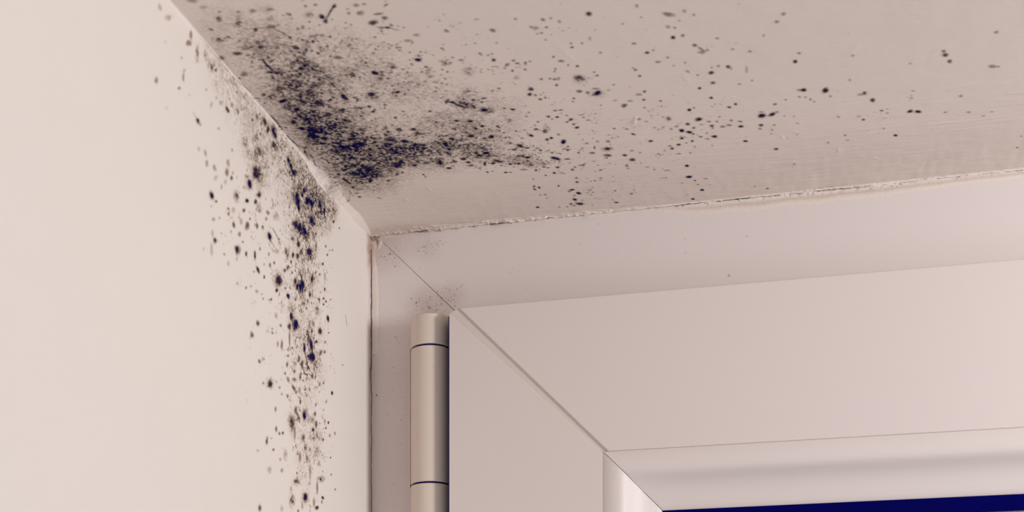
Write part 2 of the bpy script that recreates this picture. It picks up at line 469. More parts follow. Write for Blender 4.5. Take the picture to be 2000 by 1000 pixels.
177.9 -74.2 0.51 0.12 -0.01 0.52 0.4 0
177.1 -62.8 0.53 0.13 -0.02 0.55 0.35 0
180.5 -61.7 0.42 0.1 -0.01 0.55 0.3 0
181.5 -56.4 0.64 0.16 -0.01 0.56 0.3 0
172.5 -53.7 0.48 0.12 -0.03 0.69 0.4 0
172.1 -50.9 0.49 0.12 -0.02 0.58 0.4 0
181.3 -48.1 0.65 0.16 -0.01 0.58 0.2 0
192.2 -39.1 0.49 0.12 0 0.72 0.35 0
199 -82.1 0.5 0.12 0.02 0.9 0.3 0
199.7 -97.1 0.68 0.16 0.02 0.84 0.25 0
167.3 -89.5 0.5 0.12 -0.03 0.49 0.4 0
163 -88.2 0.7 0.17 -0.04 0.59 0.3 0
218 -88 0.49 0.12 0.04 0.58 0.3 0
260.4 -18.7 0.39 0.09 0.07 0.51 0.5 0
260.7 -27.6 0.38 0.09 0.09 0.61 0.35 0
157 -101.1 0.59 0.14 -0.06 0.75 0.4 0
158 -117.4 0.66 0.16 -0.05 0.69 0.4 0
4.5 -119.7 0.71 0.17 -0.43 0.93 0.7 0
11.3 -122.2 1.26 0.31 -0.82 1.84 0.55 0
16.4 -122.4 2.27 0.55 -1.19 2.75 0.5 1
10.9 -117.9 0.51 0.12 -0.37 0.84 0.75 0
6.4 -117.7 1.41 0.34 -0.64 1.41 0.5 1
9.6 -114.3 1.67 -0.35 -0.33 1.15 0.9 0
8.5 -114 0.77 0.19 -0.42 0.96 0.6 0
9.6 -110 1.53 1.03 -0.89 1.64 0.75 1
11.4 -107.4 0.99 0.24 -0.55 1.28 0.95 0
15.8 -111.7 0.98 0.24 -0.57 1.35 0.65 0
20.8 -118.3 0.19 1.68 -0.79 0.71 0.5 0
20.8 -115.5 0.49 1.16 -0.74 0.94 0.4 0
20.6 -109.5 1.54 1.02 -0.84 1.63 0.65 0
29.9 -120.2 0.44 0.99 -0.51 0.66 0.65 0
30.5 -112.6 0.77 0.19 -0.41 1.05 0.75 0
30.8 -111.2 0.63 1.95 -0.78 0.93 0.8 0
34.7 -109.3 0.49 0.32 -0.22 0.46 0.8 0
40.3 -111.3 1.15 0.28 -0.43 1.19 0.85 0
40.2 -110 2.69 0.65 -1.13 3.11 0.6 1
46.7 -119.9 0.87 0.21 -0.36 1 0.55 0
49.3 -119.6 0.5 0.12 -0.16 0.46 0.6 0
49.2 -110.7 1.65 0.4 -0.73 2.14 0.6 1
49.2 -110.5 0.51 0.12 -0.23 0.67 0.6 0
51.5 -108.7 0.41 0.1 -0.19 0.57 0.8 0
36.8 -103.6 0.7 0.17 -0.29 0.79 0.9 0
33.9 -103.6 2.13 0.37 -0.24 0.7 0.45 0
37.1 -100.1 0.69 -0.06 -0.19 0.71 0.8 0
38 -101.2 0.37 0.09 -0.16 0.45 0.7 0
33.2 -99.9 0.79 0.19 -0.26 0.7 0.55 0
31.7 -98.1 0.53 0.13 -0.25 0.66 0.6 0
26.2 -103 1.31 0.32 -0.54 1.4 0.5 0
23.5 -106.9 0.92 1.59 -0.34 0.5 0.5 0
20.6 -101.9 1.62 -0.13 -0.38 1.26 0.55 0
16.9 -100.6 0.79 0.19 -0.41 1.01 0.5 0
25.9 -96.2 1.53 1.19 -0.55 1.08 0.75 0
22.9 -98.6 0.4 0.1 -0.16 0.41 0.7 0
24.2 -92 0.38 0.09 -0.18 0.47 0.7 0
8.7 -102.1 0.79 0.19 -0.3 0.71 0.95 0
10.7 -102.8 0.58 0.14 -0.28 0.65 0.95 0
6.8 -99.6 0.85 0.21 -0.49 1.12 1 0
12.2 -100.7 1.32 0.32 -0.51 1.22 0.85 0
12.2 -98.4 0.67 0.16 -0.3 0.72 0.85 0
15 -98.4 0.64 0.15 -0.25 0.61 0.85 0
8 -94.7 0.91 0.62 -0.53 1.01 0.95 0
11.2 -92.3 1.64 1.3 -0.7 1.3 0.95 0
11 -94.7 1.48 0.36 -0.3 0.73 0.6 0
14.2 -93.3 1.34 0.33 -0.3 0.73 0.8 0
16.3 -93.4 0.81 0.2 -0.21 0.52 0.7 0
10.1 -88.2 1.43 1.15 -0.66 1.23 0.98 0
15.1 -89.6 0.8 0.55 -0.52 1.02 0.85 0
13 -86 1.15 0.8 -0.53 1.04 0.9 0
19.2 -93.2 1.61 0.39 -0.72 1.83 0.8 1
19.3 -92.7 0.81 0.2 -0.37 0.94 0.6 0
11 -82.3 1.02 0.6 -0.41 0.86 0.95 0
22.4 -83.1 1.37 0.33 -0.41 1.09 0.95 0
24 -85.1 0.82 0.2 -0.29 0.76 0.9 0
22.1 -78.4 0.47 1.18 -0.64 0.9 0.9 0
26.1 -86.4 0.54 0.13 -0.28 0.75 0.8 0
28 -85.9 0.43 0.11 -0.24 0.64 0.8 0
33.1 -86.4 0.65 0.16 -0.15 0.43 0.6 0
37.4 -88 0.67 0.16 -0.37 1.06 0.6 0
37.4 -85.1 0.43 0.1 -0.26 0.75 0.8 0
41.8 -85.5 1.05 0.71 -0.27 0.62 0.7 0
27 -81.1 0.88 0.21 -0.3 0.82 0.9 0
24.7 -78.1 1.05 0.25 -0.45 1.22 0.98 0
30.5 -81.8 0.85 0.82 -0.37 0.71 0.8 0
30.1 -78.9 0.82 0.2 -0.4 1.11 0.7 0
36.2 -79.2 1.14 0.9 -0.32 0.68 0.85 0
40.7 -76.9 1.48 0.86 -0.4 0.97 0.85 0
35.7 -82.3 1.63 0.4 -0.76 2.17 0.4 1
26.6 -74.2 0.56 0.13 -0.25 0.68 0.95 0
13.4 -75.6 0.84 0.2 -0.45 1.13 0.8 0
34.3 -72.1 0.7 0.17 -0.29 0.85 0.85 0
43.3 -94.2 0.48 0.12 -0.28 0.82 0.6 0
42.5 -103.1 0.47 0.11 -0.28 0.79 0.5 0
5.9 -84.7 0.22 0.05 -0.32 0.76 0.7 0
11.5 -88.7 3.97 5.39 -2.69 4.32 0.75 1
13.5 -104.2 3.99 3.81 -2.43 4.19 0.4 1
20.8 -78.1 7.19 1.75 -1.69 4.46 0.6 1
33.2 -75.1 6.91 1.68 -1.57 4.49 0.5 1
26.6 -74.1 0.56 0.13 -0.25 0.68 0.85 0
15 -72 1.04 0.47 -0.25 0.57 0.8 0
17.4 -71.7 0.7 0.17 -0.31 0.8 0.9 0
17.1 -69.6 1.24 -0.81 -0.07 0.75 0.85 0
11.9 -69.9 0.85 0.21 -0.25 0.64 0.85 0
12.8 -63.6 0.63 0.15 -0.41 1.07 0.95 0
16.3 -63.2 0.71 0.17 -0.31 0.83 0.8 0
18.9 -62.5 0.69 0.17 -0.35 0.95 0.9 0
20.6 -58.9 1.38 0.33 -0.53 1.45 1 0
16.6 -59 0.81 0.2 -0.45 1.21 0.9 0
14 -57 1.22 0.3 -0.46 1.22 0.9 0
17 -56.6 0.86 0.61 -0.41 0.88 0.9 0
24 -58.9 0.52 0.13 -0.22 0.6 0.8 0
25.7 -62.7 0.85 0.21 -0.27 0.77 0.8 0
26.6 -60.4 0.46 0.11 -0.17 0.48 0.7 0
17.5 -49.5 0.67 0.16 -0.39 1.07 0.9 0
11.3 -61.6 2.01 0.49 -1.16 3 0.65 1
21.8 -54.4 1.74 0.42 -0.77 2.15 0.7 1
7.5 -57.6 0.58 0.14 -0.38 0.98 0.8 0
8.1 -53.4 0.54 0.78 -0.46 0.78 0.85 0
9 -45.9 0.59 0.14 -0.36 0.96 0.85 0
19.3 -45.9 0.35 0.09 -0.18 0.51 0.8 0
16.2 -41.5 0.24 0.06 -0.19 0.52 0.7 0
24.7 -48.3 0.59 0.14 -0.26 0.76 0.7 0
19.8 -53.3 0.41 0.1 -0.18 0.5 0.8 0
13.9 -48.4 0.29 0.07 -0.19 0.51 0.8 0
31.7 -59.3 1.43 0.35 -0.53 1.56 0.85 0
34.4 -61.9 0.52 0.7 -1.14 2.14 0.75 0
32.8 -61 2.56 0.62 -1.21 3.58 0.6 1
32.2 -53.5 0.4 0.1 -0.25 0.74 0.95 0
29.7 -52.5 0.81 0.2 -0.38 1.11 0.6 0
36.8 -78.7 0.71 0.48 -0.26 0.59 0.85 0
34.1 -72.1 0.61 0.15 -0.27 0.8 0.75 0
34.4 -70.1 1.67 0.41 -0.88 2.58 0.65 1
41.2 -77 0.98 0.94 -0.45 0.93 0.75 0
44 -73.6 1.05 0.25 -0.36 1.12 0.95 0
46.4 -72.7 1.44 0.98 -0.4 0.98 0.6 0
43.9 -69.6 3.06 0.74 -1.1 3.43 0.7 1
39.4 -67 0.7 0.17 -0.25 0.75 0.75 0
54.8 -71.3 0.68 1.14 -0.54 0.97 1 0
54.7 -71.9 3.03 0.74 -0.93 3.1 0.65 1
58.1 -74.4 0.56 0.71 -0.35 0.7 0.75 0
55.1 -67.2 0.67 0.16 -0.24 0.8 0.9 0
53.6 -64.2 0.56 0.14 -0.26 0.87 0.7 0
40.7 -60.5 0.66 -0.28 -0.08 0.58 0.8 0
43.7 -58.6 1.14 0.28 -0.34 1.08 0.6 0
48.9 -57.7 1.28 0.31 -0.82 2.7 0.75 1
48.6 -57.1 0.74 0.18 -0.36 1.2 0.75 0
54.2 -58 0.45 0.11 -0.21 0.72 0.85 0
50.7 -52.7 0.96 0.05 -0.2 0.8 0.9 0
39.5 -49.7 0.44 0.11 -0.16 0.5 0.95 0
39.7 -47.8 0.32 0.08 -0.14 0.44 0.8 0
38.4 -57.7 1.43 0.35 -0.59 1.81 0.45 1
15.6 -34.3 0.69 0.73 -0.15 0.31 0.6 0
8.4 -37.2 0.66 0.16 -0.35 0.93 0.6 0
2.5 -34.5 0.24 0.06 -0.21 0.54 0.95 0
8.4 -40.4 0.75 0.18 -0.2 0.52 0.5 0
6.4 -42.7 0.36 0.09 -0.25 0.65 0.5 0
-3.9 -53.9 1.32 0.32 -2.32 5.62 0.6 1
-7.3 -44.9 1.02 0.25 -0.85 2.07 0.75 0
-7.8 -40 0.24 0.06 -0.49 1.19 0.8 0
15.6 -54.6 7.01 3.22 -2.79 6.69 0.55 1
3.4 -53.5 1.17 3.36 -4.32 6.05 0.4 1
34.2 -67.6 11.22 2.72 -2.37 6.95 0.5 1
69.2 -95.8 2.34 0.57 -0.6 2.11 0.75 1
72 -94.9 0.53 1.36 -0.53 0.75 0.7 0
70.6 -97.9 3.84 3.41 -1.82 4.18 0.5 1
75.2 -91.9 1.31 0.32 -0.3 1.12 1 0
76.8 -91 1.57 0.38 -0.54 2.05 0.5 1
64.7 -101.4 0.64 0.16 -0.15 0.49 0.8 0
63.6 -99.6 0.39 0.09 -0.18 0.6 0.7 0
65.9 -99.6 0.65 0.16 -0.17 0.59 0.8 0
73.2 -99.3 0.57 0.14 -0.16 0.59 0.85 0
77 -99.5 1.01 0.07 -0.1 0.45 0.85 0
75.1 -99 0.64 0.16 -0.08 0.3 0.5 0
75.7 -97.4 0.46 0.11 -0.15 0.55 0.8 0
56.4 -95.7 0.42 0.1 -0.25 0.81 0.8 0
81.2 -103.7 0.46 0.11 -0.12 0.48 0.6 0
83.6 -104.5 0.56 0.14 -0.12 0.48 0.6 0
82.9 -103.1 0.36 0.09 -0.1 0.39 0.45 0
82.3 -91.5 0.65 0.16 -0.15 0.61 0.5 0
85 -90 0.69 0.51 -0.23 0.63 0.85 0
63.9 -86.9 1.01 0.25 -0.2 0.68 0.8 0
68.2 -85.5 0.93 0.23 -0.22 0.79 0.9 0
56.3 -87.7 0.53 0.13 -0.18 0.58 0.75 0
53.9 -89.4 0.66 0.16 -0.16 0.52 0.4 0
71.6 -81.1 0.67 0.16 -0.2 0.75 0.9 0
68.7 -79.8 0.45 0.91 -0.37 0.61 0.75 0
46.7 -84.8 0.94 0.23 -0.28 0.86 0.95 0
47.3 -80.9 1.63 0.4 -0.79 2.45 0.65 1
61.5 -81.3 0.54 0.13 -0.23 0.81 0.6 0
65.7 -75 1.36 0.33 -0.34 1.22 0.85 0
72.7 -72.7 0.95 0.23 -0.32 1.22 0.95 0
64.4 -77.7 0.68 0.16 -0.15 0.55 0.6 0
69.5 -75.9 0.43 0.11 -0.13 0.49 0.7 0
70 -71.9 0.82 0.2 -0.18 0.67 0.6 0
55.1 -67.3 0.61 0.15 -0.2 0.69 0.9 0
87 -70.3 0.64 0.58 -0.31 0.83 0.95 0
92.1 -65.9 0.6 0.15 -0.19 0.91 0.8 0
93.8 -66.7 0.55 0.13 -0.18 0.85 0.9 0
92.5 -71.9 0.86 0.21 -0.21 0.99 0.75 0
93.6 -74.6 1.07 0.26 -0.47 2.18 0.5 1
89.9 -74.4 0.67 0.16 -0.17 0.77 0.65 0
91.6 -79.3 0.48 0.12 -0.11 0.48 0.65 0
90 -77.2 0.37 0.09 -0.11 0.49 0.5 0
96.1 -82.1 0.53 0.13 -0.13 0.63 0.75 0
99 -81.1 0.63 0.15 -0.13 0.63 0.85 0
96.9 -80 0.37 0.09 -0.1 0.48 0.6 0
99.2 -85.6 0.65 0.16 -0.11 0.52 0.6 0
101.1 -85.5 0.78 0.19 -0.09 0.47 0.6 0
82.3 -82.8 0.8 0.19 -0.26 1.06 0.5 1
90 -86.7 0.31 0.08 -0.09 0.41 0.6 0
88.6 -84.2 0.32 0.08 -0.11 0.47 0.6 0
81.3 -63.4 1.16 1.07 -0.41 1.08 0.85 0
83.5 -61.4 0.83 0.2 -0.13 0.58 0.8 0
78.6 -61.3 0.83 0.2 -0.17 0.7 0.7 0
78 -66.6 1.1 0.27 -0.28 1.14 0.5 1
88 -58.4 0.5 0.12 -0.15 0.7 0.75 0
67.8 -61.1 0.84 0.2 -0.19 0.7 0.8 0
97.3 -62.6 0.41 0.1 -0.25 1.26 0.9 0
76.6 -82.7 0.53 0.13 -0.27 1.06 0.5 1
76.7 -76.4 0.49 0.12 -0.17 0.66 0.5 0
82.6 -75 0.4 0.1 -0.13 0.55 0.4 0
83.4 -69.1 0.49 0.12 -0.12 0.51 0.5 0
58.1 -113.6 0.5 0.12 -0.19 0.61 0.4 0
60.8 -114.9 0.55 0.13 -0.18 0.56 0.45 0
64.5 -113.3 0.35 0.09 -0.14 0.47 0.45 0
63.6 -113.8 0.35 0.09 -0.14 0.46 0.4 0
65.6 -112.5 0.4 0.1 -0.11 0.37 0.4 0
56.4 -115.3 0.55 0.13 -0.15 0.46 0.45 0
73.1 -105.6 1.78 0.43 -0.54 1.92 0.3 1
62 -107.8 1.14 0.28 -0.29 0.96 0.4 1
98.9 -107.1 0.55 0.13 -0.12 0.56 0.25 0
62.3 -83.4 12.66 5.56 -2.49 7.37 0.25 1
60.9 -68.4 11.76 5.24 -1.66 5.06 0.35 1
97.7 -62.9 0.81 0.2 -0.31 1.53 0.95 0
112.3 -53.7 1.04 0.25 -0.16 0.95 0.75 0
112.3 -53.4 1.85 0.45 -0.26 1.58 0.5 1
112.2 -48.2 0.82 0.2 -0.13 0.81 0.7 0
111.1 -48.8 0.94 0.23 -0.16 0.97 0.5 0
111 -46.7 0.38 0.09 -0.16 0.97 0.5 0
106.4 -51.7 1.04 0.25 -0.17 0.96 0.6 0
101.4 -53.2 0.48 0.12 -0.15 0.79 0.65 0
118 -47.1 0.82 0.2 -0.13 0.89 0.7 0
120.3 -42.9 1.13 0.27 -0.18 1.23 0.75 0
92.6 -50.3 1.28 1.19 -0.36 1.06 0.85 0
91.2 -51.5 0.75 0.18 -0.17 0.8 0.6 0
96.3 -49.2 1.05 0.26 -0.13 0.65 0.55 0
91.4 -43.5 0.76 0.19 -0.17 0.83 0.75 0
89.2 -39 0.58 0.14 -0.18 0.85 0.7 0
91.9 -55.5 0.6 0.14 -0.13 0.63 0.5 0
98.5 -58.8 0.33 0.08 -0.11 0.54 0.7 0
97.9 -55.9 0.59 0.14 -0.11 0.55 0.5 0
107.9 -55.7 0.33 0.08 -0.19 1.1 0.6 0
96.5 -40.1 0.54 0.13 -0.18 0.92 0.6 0
97.9 -42.1 0.57 0.14 -0.16 0.83 0.4 0
100.6 -42.8 1.14 0.28 -0.14 0.75 0.45 0
109.8 -60.1 0.59 0.14 -0.16 0.92 0.3 0
113.6 -59.2 0.73 0.18 -0.15 0.92 0.4 0
105.8 -59.5 0.51 0.12 -0.11 0.62 0.45 0
104.7 -62.8 0.44 0.11 -0.1 0.53 0.45 0
103.4 -56.4 0.44 0.11 -0.13 0.7 0.4 0
96.7 -32.9 0.54 0.13 -0.13 0.69 0.5 0
96.3 -29.3 0.63 0.15 -0.13 0.7 0.85 0
88.6 -27.8 0.35 0.09 -0.14 0.71 0.8 0
80.1 -35.8 0.31 0.08 -0.12 0.52 0.6 0
79 -29.6 0.39 0.1 -0.28 1.23 0.75 0
80.7 -28.1 0.41 0.69 -0.34 0.76 0.85 0
78.7 -26.9 0.49 0.63 -0.23 0.56 0.8 0
81.8 -21.4 0.56 0.14 -0.12 0.55 0.65 0
79.8 -21.4 0.32 0.08 -0.16 0.73 0.5 0
81.8 -18.2 0.36 0.09 -0.08 0.37 0.55 0
76.3 -10.8 0.7 0.17 -0.17 0.76 0.95 0
78.3 -1.6 0.54 0.13 -0.13 0.59 0.9 0
89.7 -2.5 0.97 -0.15 -0.08 0.68 0.9 0
93.2 -23.1 0.95 0.23 -0.16 0.81 0.85 0
95.1 -19.6 0.87 0.61 -0.29 1.06 1 0
91.8 -22 0.6 0.14 -0.18 0.9 0.5 0
93.1 -17.9 0.56 0.14 -0.11 0.55 0.6 0
92.5 -14.3 0.7 0.9 -0.4 1.09 0.85 0
93.9 -9.9 1.55 0.38 -0.23 1.23 0.85 0
90.2 -10.6 0.61 0.15 -0.18 0.94 0.6 0
91.1 -8.7 0.49 0.12 -0.11 0.57 0.6 0
88.2 -8.3 0.37 0.09 -0.11 0.57 0.7 0
85 -8.9 0.37 0.09 -0.12 0.57 0.5 0
95.3 -12.8 0.36 0.09 -0.09 0.47 0.5 0
103.3 -28.9 0.55 0.13 -0.08 0.44 0.6 0
101.6 -28.9 0.47 0.11 -0.08 0.44 0.5 0
106 -30.6 0.54 0.13 -0.1 0.61 0.5 0
101.5 -23.5 0.32 0.08 -0.09 0.54 0.5 0
98.5 -7.4 0.24 0.06 -0.08 0.48 0.6 0
109.7 -18.2 0.48 0.12 -0.07 0.45 0.85 0
115.6 -14.2 0.6 0.15 -0.08 0.55 0.6 0
117.2 -17.3 0.32 0.08 -0.07 0.45 0.5 0
117.4 -14.7 0.32 0.08 -0.05 0.37 0.5 0
108.5 -7.4 0.89 0.22 -0.1 0.66 0.85 0
107.4 -10.4 0.32 0.08 -0.08 0.47 0.5 0
100.4 -21.6 0.32 0.08 -0.1 0.54 0.5 0
105 -18.3 0.32 0.08 -0.06 0.36 0.4 0
117.4 -38.7 0.61 0.15 -0.15 1 0.45 0
117.6 -36.3 0.46 0.11 -0.08 0.51 0.4 0
107 -37.3 0.58 0.14 -0.14 0.84 0.4 0
85.6 -37.9 0.39 0.09 -0.13 0.6 0.75 0
86.3 -45 0.69 0.17 -0.14 0.66 0.65 0
86.8 -47.4 0.95 0.23 -0.25 1.15 0.4 0
82.8 -43 0.58 0.14 -0.17 0.75 0.8 0
82.1 -47.7 0.84 0.2 -0.19 0.82 0.7 0
82.1 -54.1 0.9 0.22 -0.18 0.8 0.85 0
80.6 -55.3 0.56 0.14 -0.17 0.72 0.85 0
78.8 -56 0.75 0.18 -0.17 0.71 0.7 0
77.8 -49.9 0.53 0.13 -0.17 0.73 0.9 0
74.4 -50.3 0.61 0.15 -0.16 0.65 0.8 0
72.8 -43.5 0.54 0.13 -0.12 0.5 0.8 0
71 -43.8 0.69 0.17 -0.17 0.67 0.8 0
70.4 -53.6 1.35 0.92 -0.29 0.85 0.85 0
68.3 -52.4 0.91 0.22 -0.17 0.65 0.85 0
65 -52.7 0.46 0.11 -0.39 1.46 0.9 0
64.2 -45.8 0.5 0.12 -0.13 0.5 0.9 0
66.3 -46.1 0.46 0.11 -0.09 0.33 0.7 0
58.3 -58.6 1.05 0.26 -0.36 1.27 0.85 0
59.2 -55.4 0.98 0.24 -0.25 0.88 0.85 0
67.7 -61 1.04 0.25 -0.23 0.86 0.9 0
65 -59.7 1.31 0.32 -0.25 0.94 0.8 0
64.1 -62.2 0.93 0.23 -0.25 0.93 0.65 0
80.7 -50.6 2.27 0.55 -0.56 2.43 0.5 1
59.5 -52.8 1.14 0.28 -0.22 0.81 0.6 0
78.2 -44.8 1.53 0.37 -0.12 0.5 0.5 0
67 -58.2 7.11 3.19 -1.44 4.68 0.5 1
79.8 -53.4 6.78 1.65 -1.13 4.81 0.35 1
128.8 -55.7 0.88 0.21 -0.1 0.77 0.75 0
140.8 -60.8 0.72 0.17 -0.1 0.9 0.85 0
143.2 -59.1 0.79 0.19 -0.08 0.76 0.7 0
143.4 -65 0.71 0.17 -0.08 0.81 0.6 0
145 -74.8 0.52 0.13 -0.08 0.78 0.6 0
140.2 -55.1 0.47 0.11 -0.07 0.69 0.65 0
138.6 -50.7 0.55 0.13 -0.06 0.55 0.6 0
135.7 -48.2 0.52 0.13 -0.06 0.56 0.6 0
135.2 -50.3 0.74 0.18 -0.07 0.63 0.4 0
139.7 -32.9 0.61 0.15 -0.08 0.76 0.65 0
139.8 -23.6 0.97 0.24 -0.09 0.88 1 0
127.3 -32.8 0.31 0.07 -0.05 0.43 0.8 0
123.4 -62.4 0.77 0.67 -0.18 0.64 0.7 0
123.8 -47.8 0.52 0.13 -0.09 0.64 0.4 0
121 -50.2 0.67 0.16 -0.09 0.64 0.35 0
123.3 -83.3 1.08 -0.29 -0.02 1.1 0.6 0
125.7 -85.9 0.96 0.23 -0.1 0.68 0.35 0
117.3 -68.1 0.54 0.13 -0.11 0.67 0.6 0
121.7 -66.6 0.57 0.14 -0.08 0.52 0.5 0
114.6 -63.9 0.51 0.12 -0.07 0.45 0.4 0
120.6 -87.5 0.76 0.18 -0.13 0.81 0.25 0
126.9 -72.9 0.88 0.21 -0.14 1.01 0.35 0
135.4 -72.4 0.56 0.14 -0.07 0.58 0.35 0
137.1 -70.5 0.71 0.17 -0.12 1.01 0.25 0
129.3 -70.5 0.71 0.17 -0.07 0.51 0.35 0
103.3 -78.1 0.83 -0.22 -0.05 0.85 0.75 0
101.6 -76.8 0.5 0.12 -0.11 0.57 0.6 0
104.4 -72 0.72 0.17 -0.15 0.8 0.85 0
103.7 -74.6 0.5 0.12 -0.13 0.65 0.7 0
109.1 -76.3 0.78 0.19 -0.1 0.57 0.4 0
108 -78.5 0.49 0.12 -0.12 0.64 0.35 0
96.9 -68.5 0.51 0.12 -0.14 0.67 0.65 0
136 -83.4 0.41 0.1 -0.06 0.48 0.4 0
135.8 -79.9 0.48 0.12 -0.06 0.49 0.3 0
129.9 -80.3 0.56 0.13 -0.08 0.56 0.4 0
130.4 -85.5 0.48 0.12 -0.07 0.54 0.5 0
133.8 -74.2 0.42 0.1 -0.04 0.36 0.3 0
134.3 -64.7 0.5 0.12 -0.07 0.59 0.35 0
131.6 -65.4 0.64 0.16 -0.08 0.59 0.3 0
149.8 -88.6 0.55 0.13 -0.07 0.81 0.5 0
153 -81.3 0.55 0.13 -0.06 0.74 0.55 0
144.9 -74.9 0.52 0.13 -0.09 0.86 0.6 0
146.6 -75.9 0.56 0.14 -0.06 0.66 0.35 0
147.5 -67.5 1.17 -0.14 -0.01 1.29 0.85 0
143.3 -65 0.67 0.16 -0.09 0.9 0.6 0
140.8 -60.9 0.83 0.2 -0.12 1.12 0.85 0
143.2 -59.1 1.07 0.26 -0.09 0.92 0.6 0
144.5 -57.5 0.59 0.14 -0.07 0.72 0.5 0
145.2 -61.7 0.58 0.14 -0.09 0.91 0.55 0
151.9 -53.5 0.98 0.24 -0.08 1.04 0.9 0
151.6 -61.7 0.77 0.19 -0.07 0.81 0.7 0
151.7 -60.2 0.44 0.11 -0.05 0.61 0.6 0
150.9 -65 0.86 0.21 -0.05 0.6 0.5 0
153.6 -64.5 0.57 0.14 -0.06 0.7 0.5 0
154.8 -67.7 0.43 0.1 -0.04 0.49 0.5 0
158.6 -73.5 0.66 0.16 -0.05 0.76 0.5 0
160.9 -75.1 0.51 0.12 -0.05 0.76 0.7 0
158.6 -64.1 0.62 0.15 -0.06 0.89 0.45 0
161.7 -62.6 0.77 0.19 -0.04 0.6 0.5 0
155.2 -60.3 0.97 0.23 -0.06 0.81 0.5 0
157.6 -60.8 1.06 0.26 -0.04 0.61 0.5 0
140.2 -55.1 0.54 0.13 -0.08 0.73 0.65 0
143.7 -52.1 0.59 0.14 -0.09 0.95 0.7 0
138.6 -50.6 0.7 0.17 -0.07 0.64 0.65 0
135.9 -48.2 0.6 0.15 -0.1 0.86 0.6 0
139.3 -64.5 0.77 0.19 -0.09 0.8 0.35 0
137.1 -62.7 0.68 0.16 -0.07 0.61 0.3 0
147 -54.5 0.69 0.17 -0.06 0.62 0.5 0
149.1 -52.4 0.89 0.22 -0.05 0.63 0.4 0
149.4 -56.9 0.54 0.13 -0.05 0.62 0.45 0
144.2 -47.3 0.4 0.1 -0.07 0.75 0.5 0
137.8 -43.4 0.91 0.22 -0.06 0.55 0.45 0
141.4 -51.2 0.35 0.08 -0.04 0.42 0.6 0
150.5 -46.9 0.45 0.11 -0.04 0.43 0.45 0
139.8 -33 0.67 0.16 -0.08 0.8 0.75 0
139.6 -23.4 1.05 0.25 -0.1 0.95 1 0
141.5 -19.8 0.47 0.12 -0.05 0.48 0.85 0
136.4 -18.8 0.21 0.05 -0.05 0.48 0.8 0
142.4 -16.1 0.48 0.12 -0.03 0.37 0.6 0
145.8 -20.4 0.95 0.23 -0.03 0.36 0.6 0
146.9 -14.7 0.27 0.06 -0.03 0.37 0.6 0
143.5 -10.8 0.7 0.17 -0.07 0.75 1 0
139.1 -3.3 0.65 0.16 -0.06 0.64 0.95 0
137.2 -70.8 1.05 0.25 -0.18 1.56 0.4 1
148.1 -63.6 0.87 0.21 -0.05 0.6 0.3 0
142.1 -42.9 0.45 0.11 -0.07 0.66 0.4 0
168.9 -6 0.48 0.12 -0.02 0.5 0.8 0
164 -9 0.32 0.08 -0.03 0.5 0.6 0
178 0.2 0.32 0.08 -0.01 0.51 0.8 0
179.8 -24.6 0.46 0.11 -0.01 0.69 0.4 0
6.7 -174.7 1.49 0.36 -0.46 0.88 0.35 0
8.4 -171 1.13 0.27 -0.37 0.72 0.25 0
2 -77.9 0.45 0.11 -0.32 0.75 0.95 0
0.7 -97.9 0.5 0.12 -0.18 0.41 0.8 0
0.6 -95.9 0.29 0.07 -0.18 0.42 0.9 0
1 -86.2 0.29 0.07 -0.19 0.44 0.9 0
3.6 -81 0.67 0.16 -0.25 0.59 0.7 0
7.4 -78.9 0.37 0.09 -0.24 0.6 0.95 0
47.8 -114.2 15.14 3.68 -4.87 14.05 0.12 1
42.7 -134.8 11.26 2.73 -5.36 14.18 0.14 1
16.8 -87.1 4.3 23.82 -8.57 9.36 0.45 1
18.1 -64.1 8.96 12.49 -8.15 14.23 0.4 1
16.4 -91.1 5.67 31.3 -15.69 16.95 0.35 1
19.8 -122.6 8.89 20.65 -11.75 14.61 0.3 1
39.6 -67.4 22.4 5.44 -4.83 14.66 0.3 1
65.7 -88.6 21.15 5.14 -5.96 20.88 0.15 1
16 -150.4 12.68 15.25 -10.23 14.25 0.12 1'''
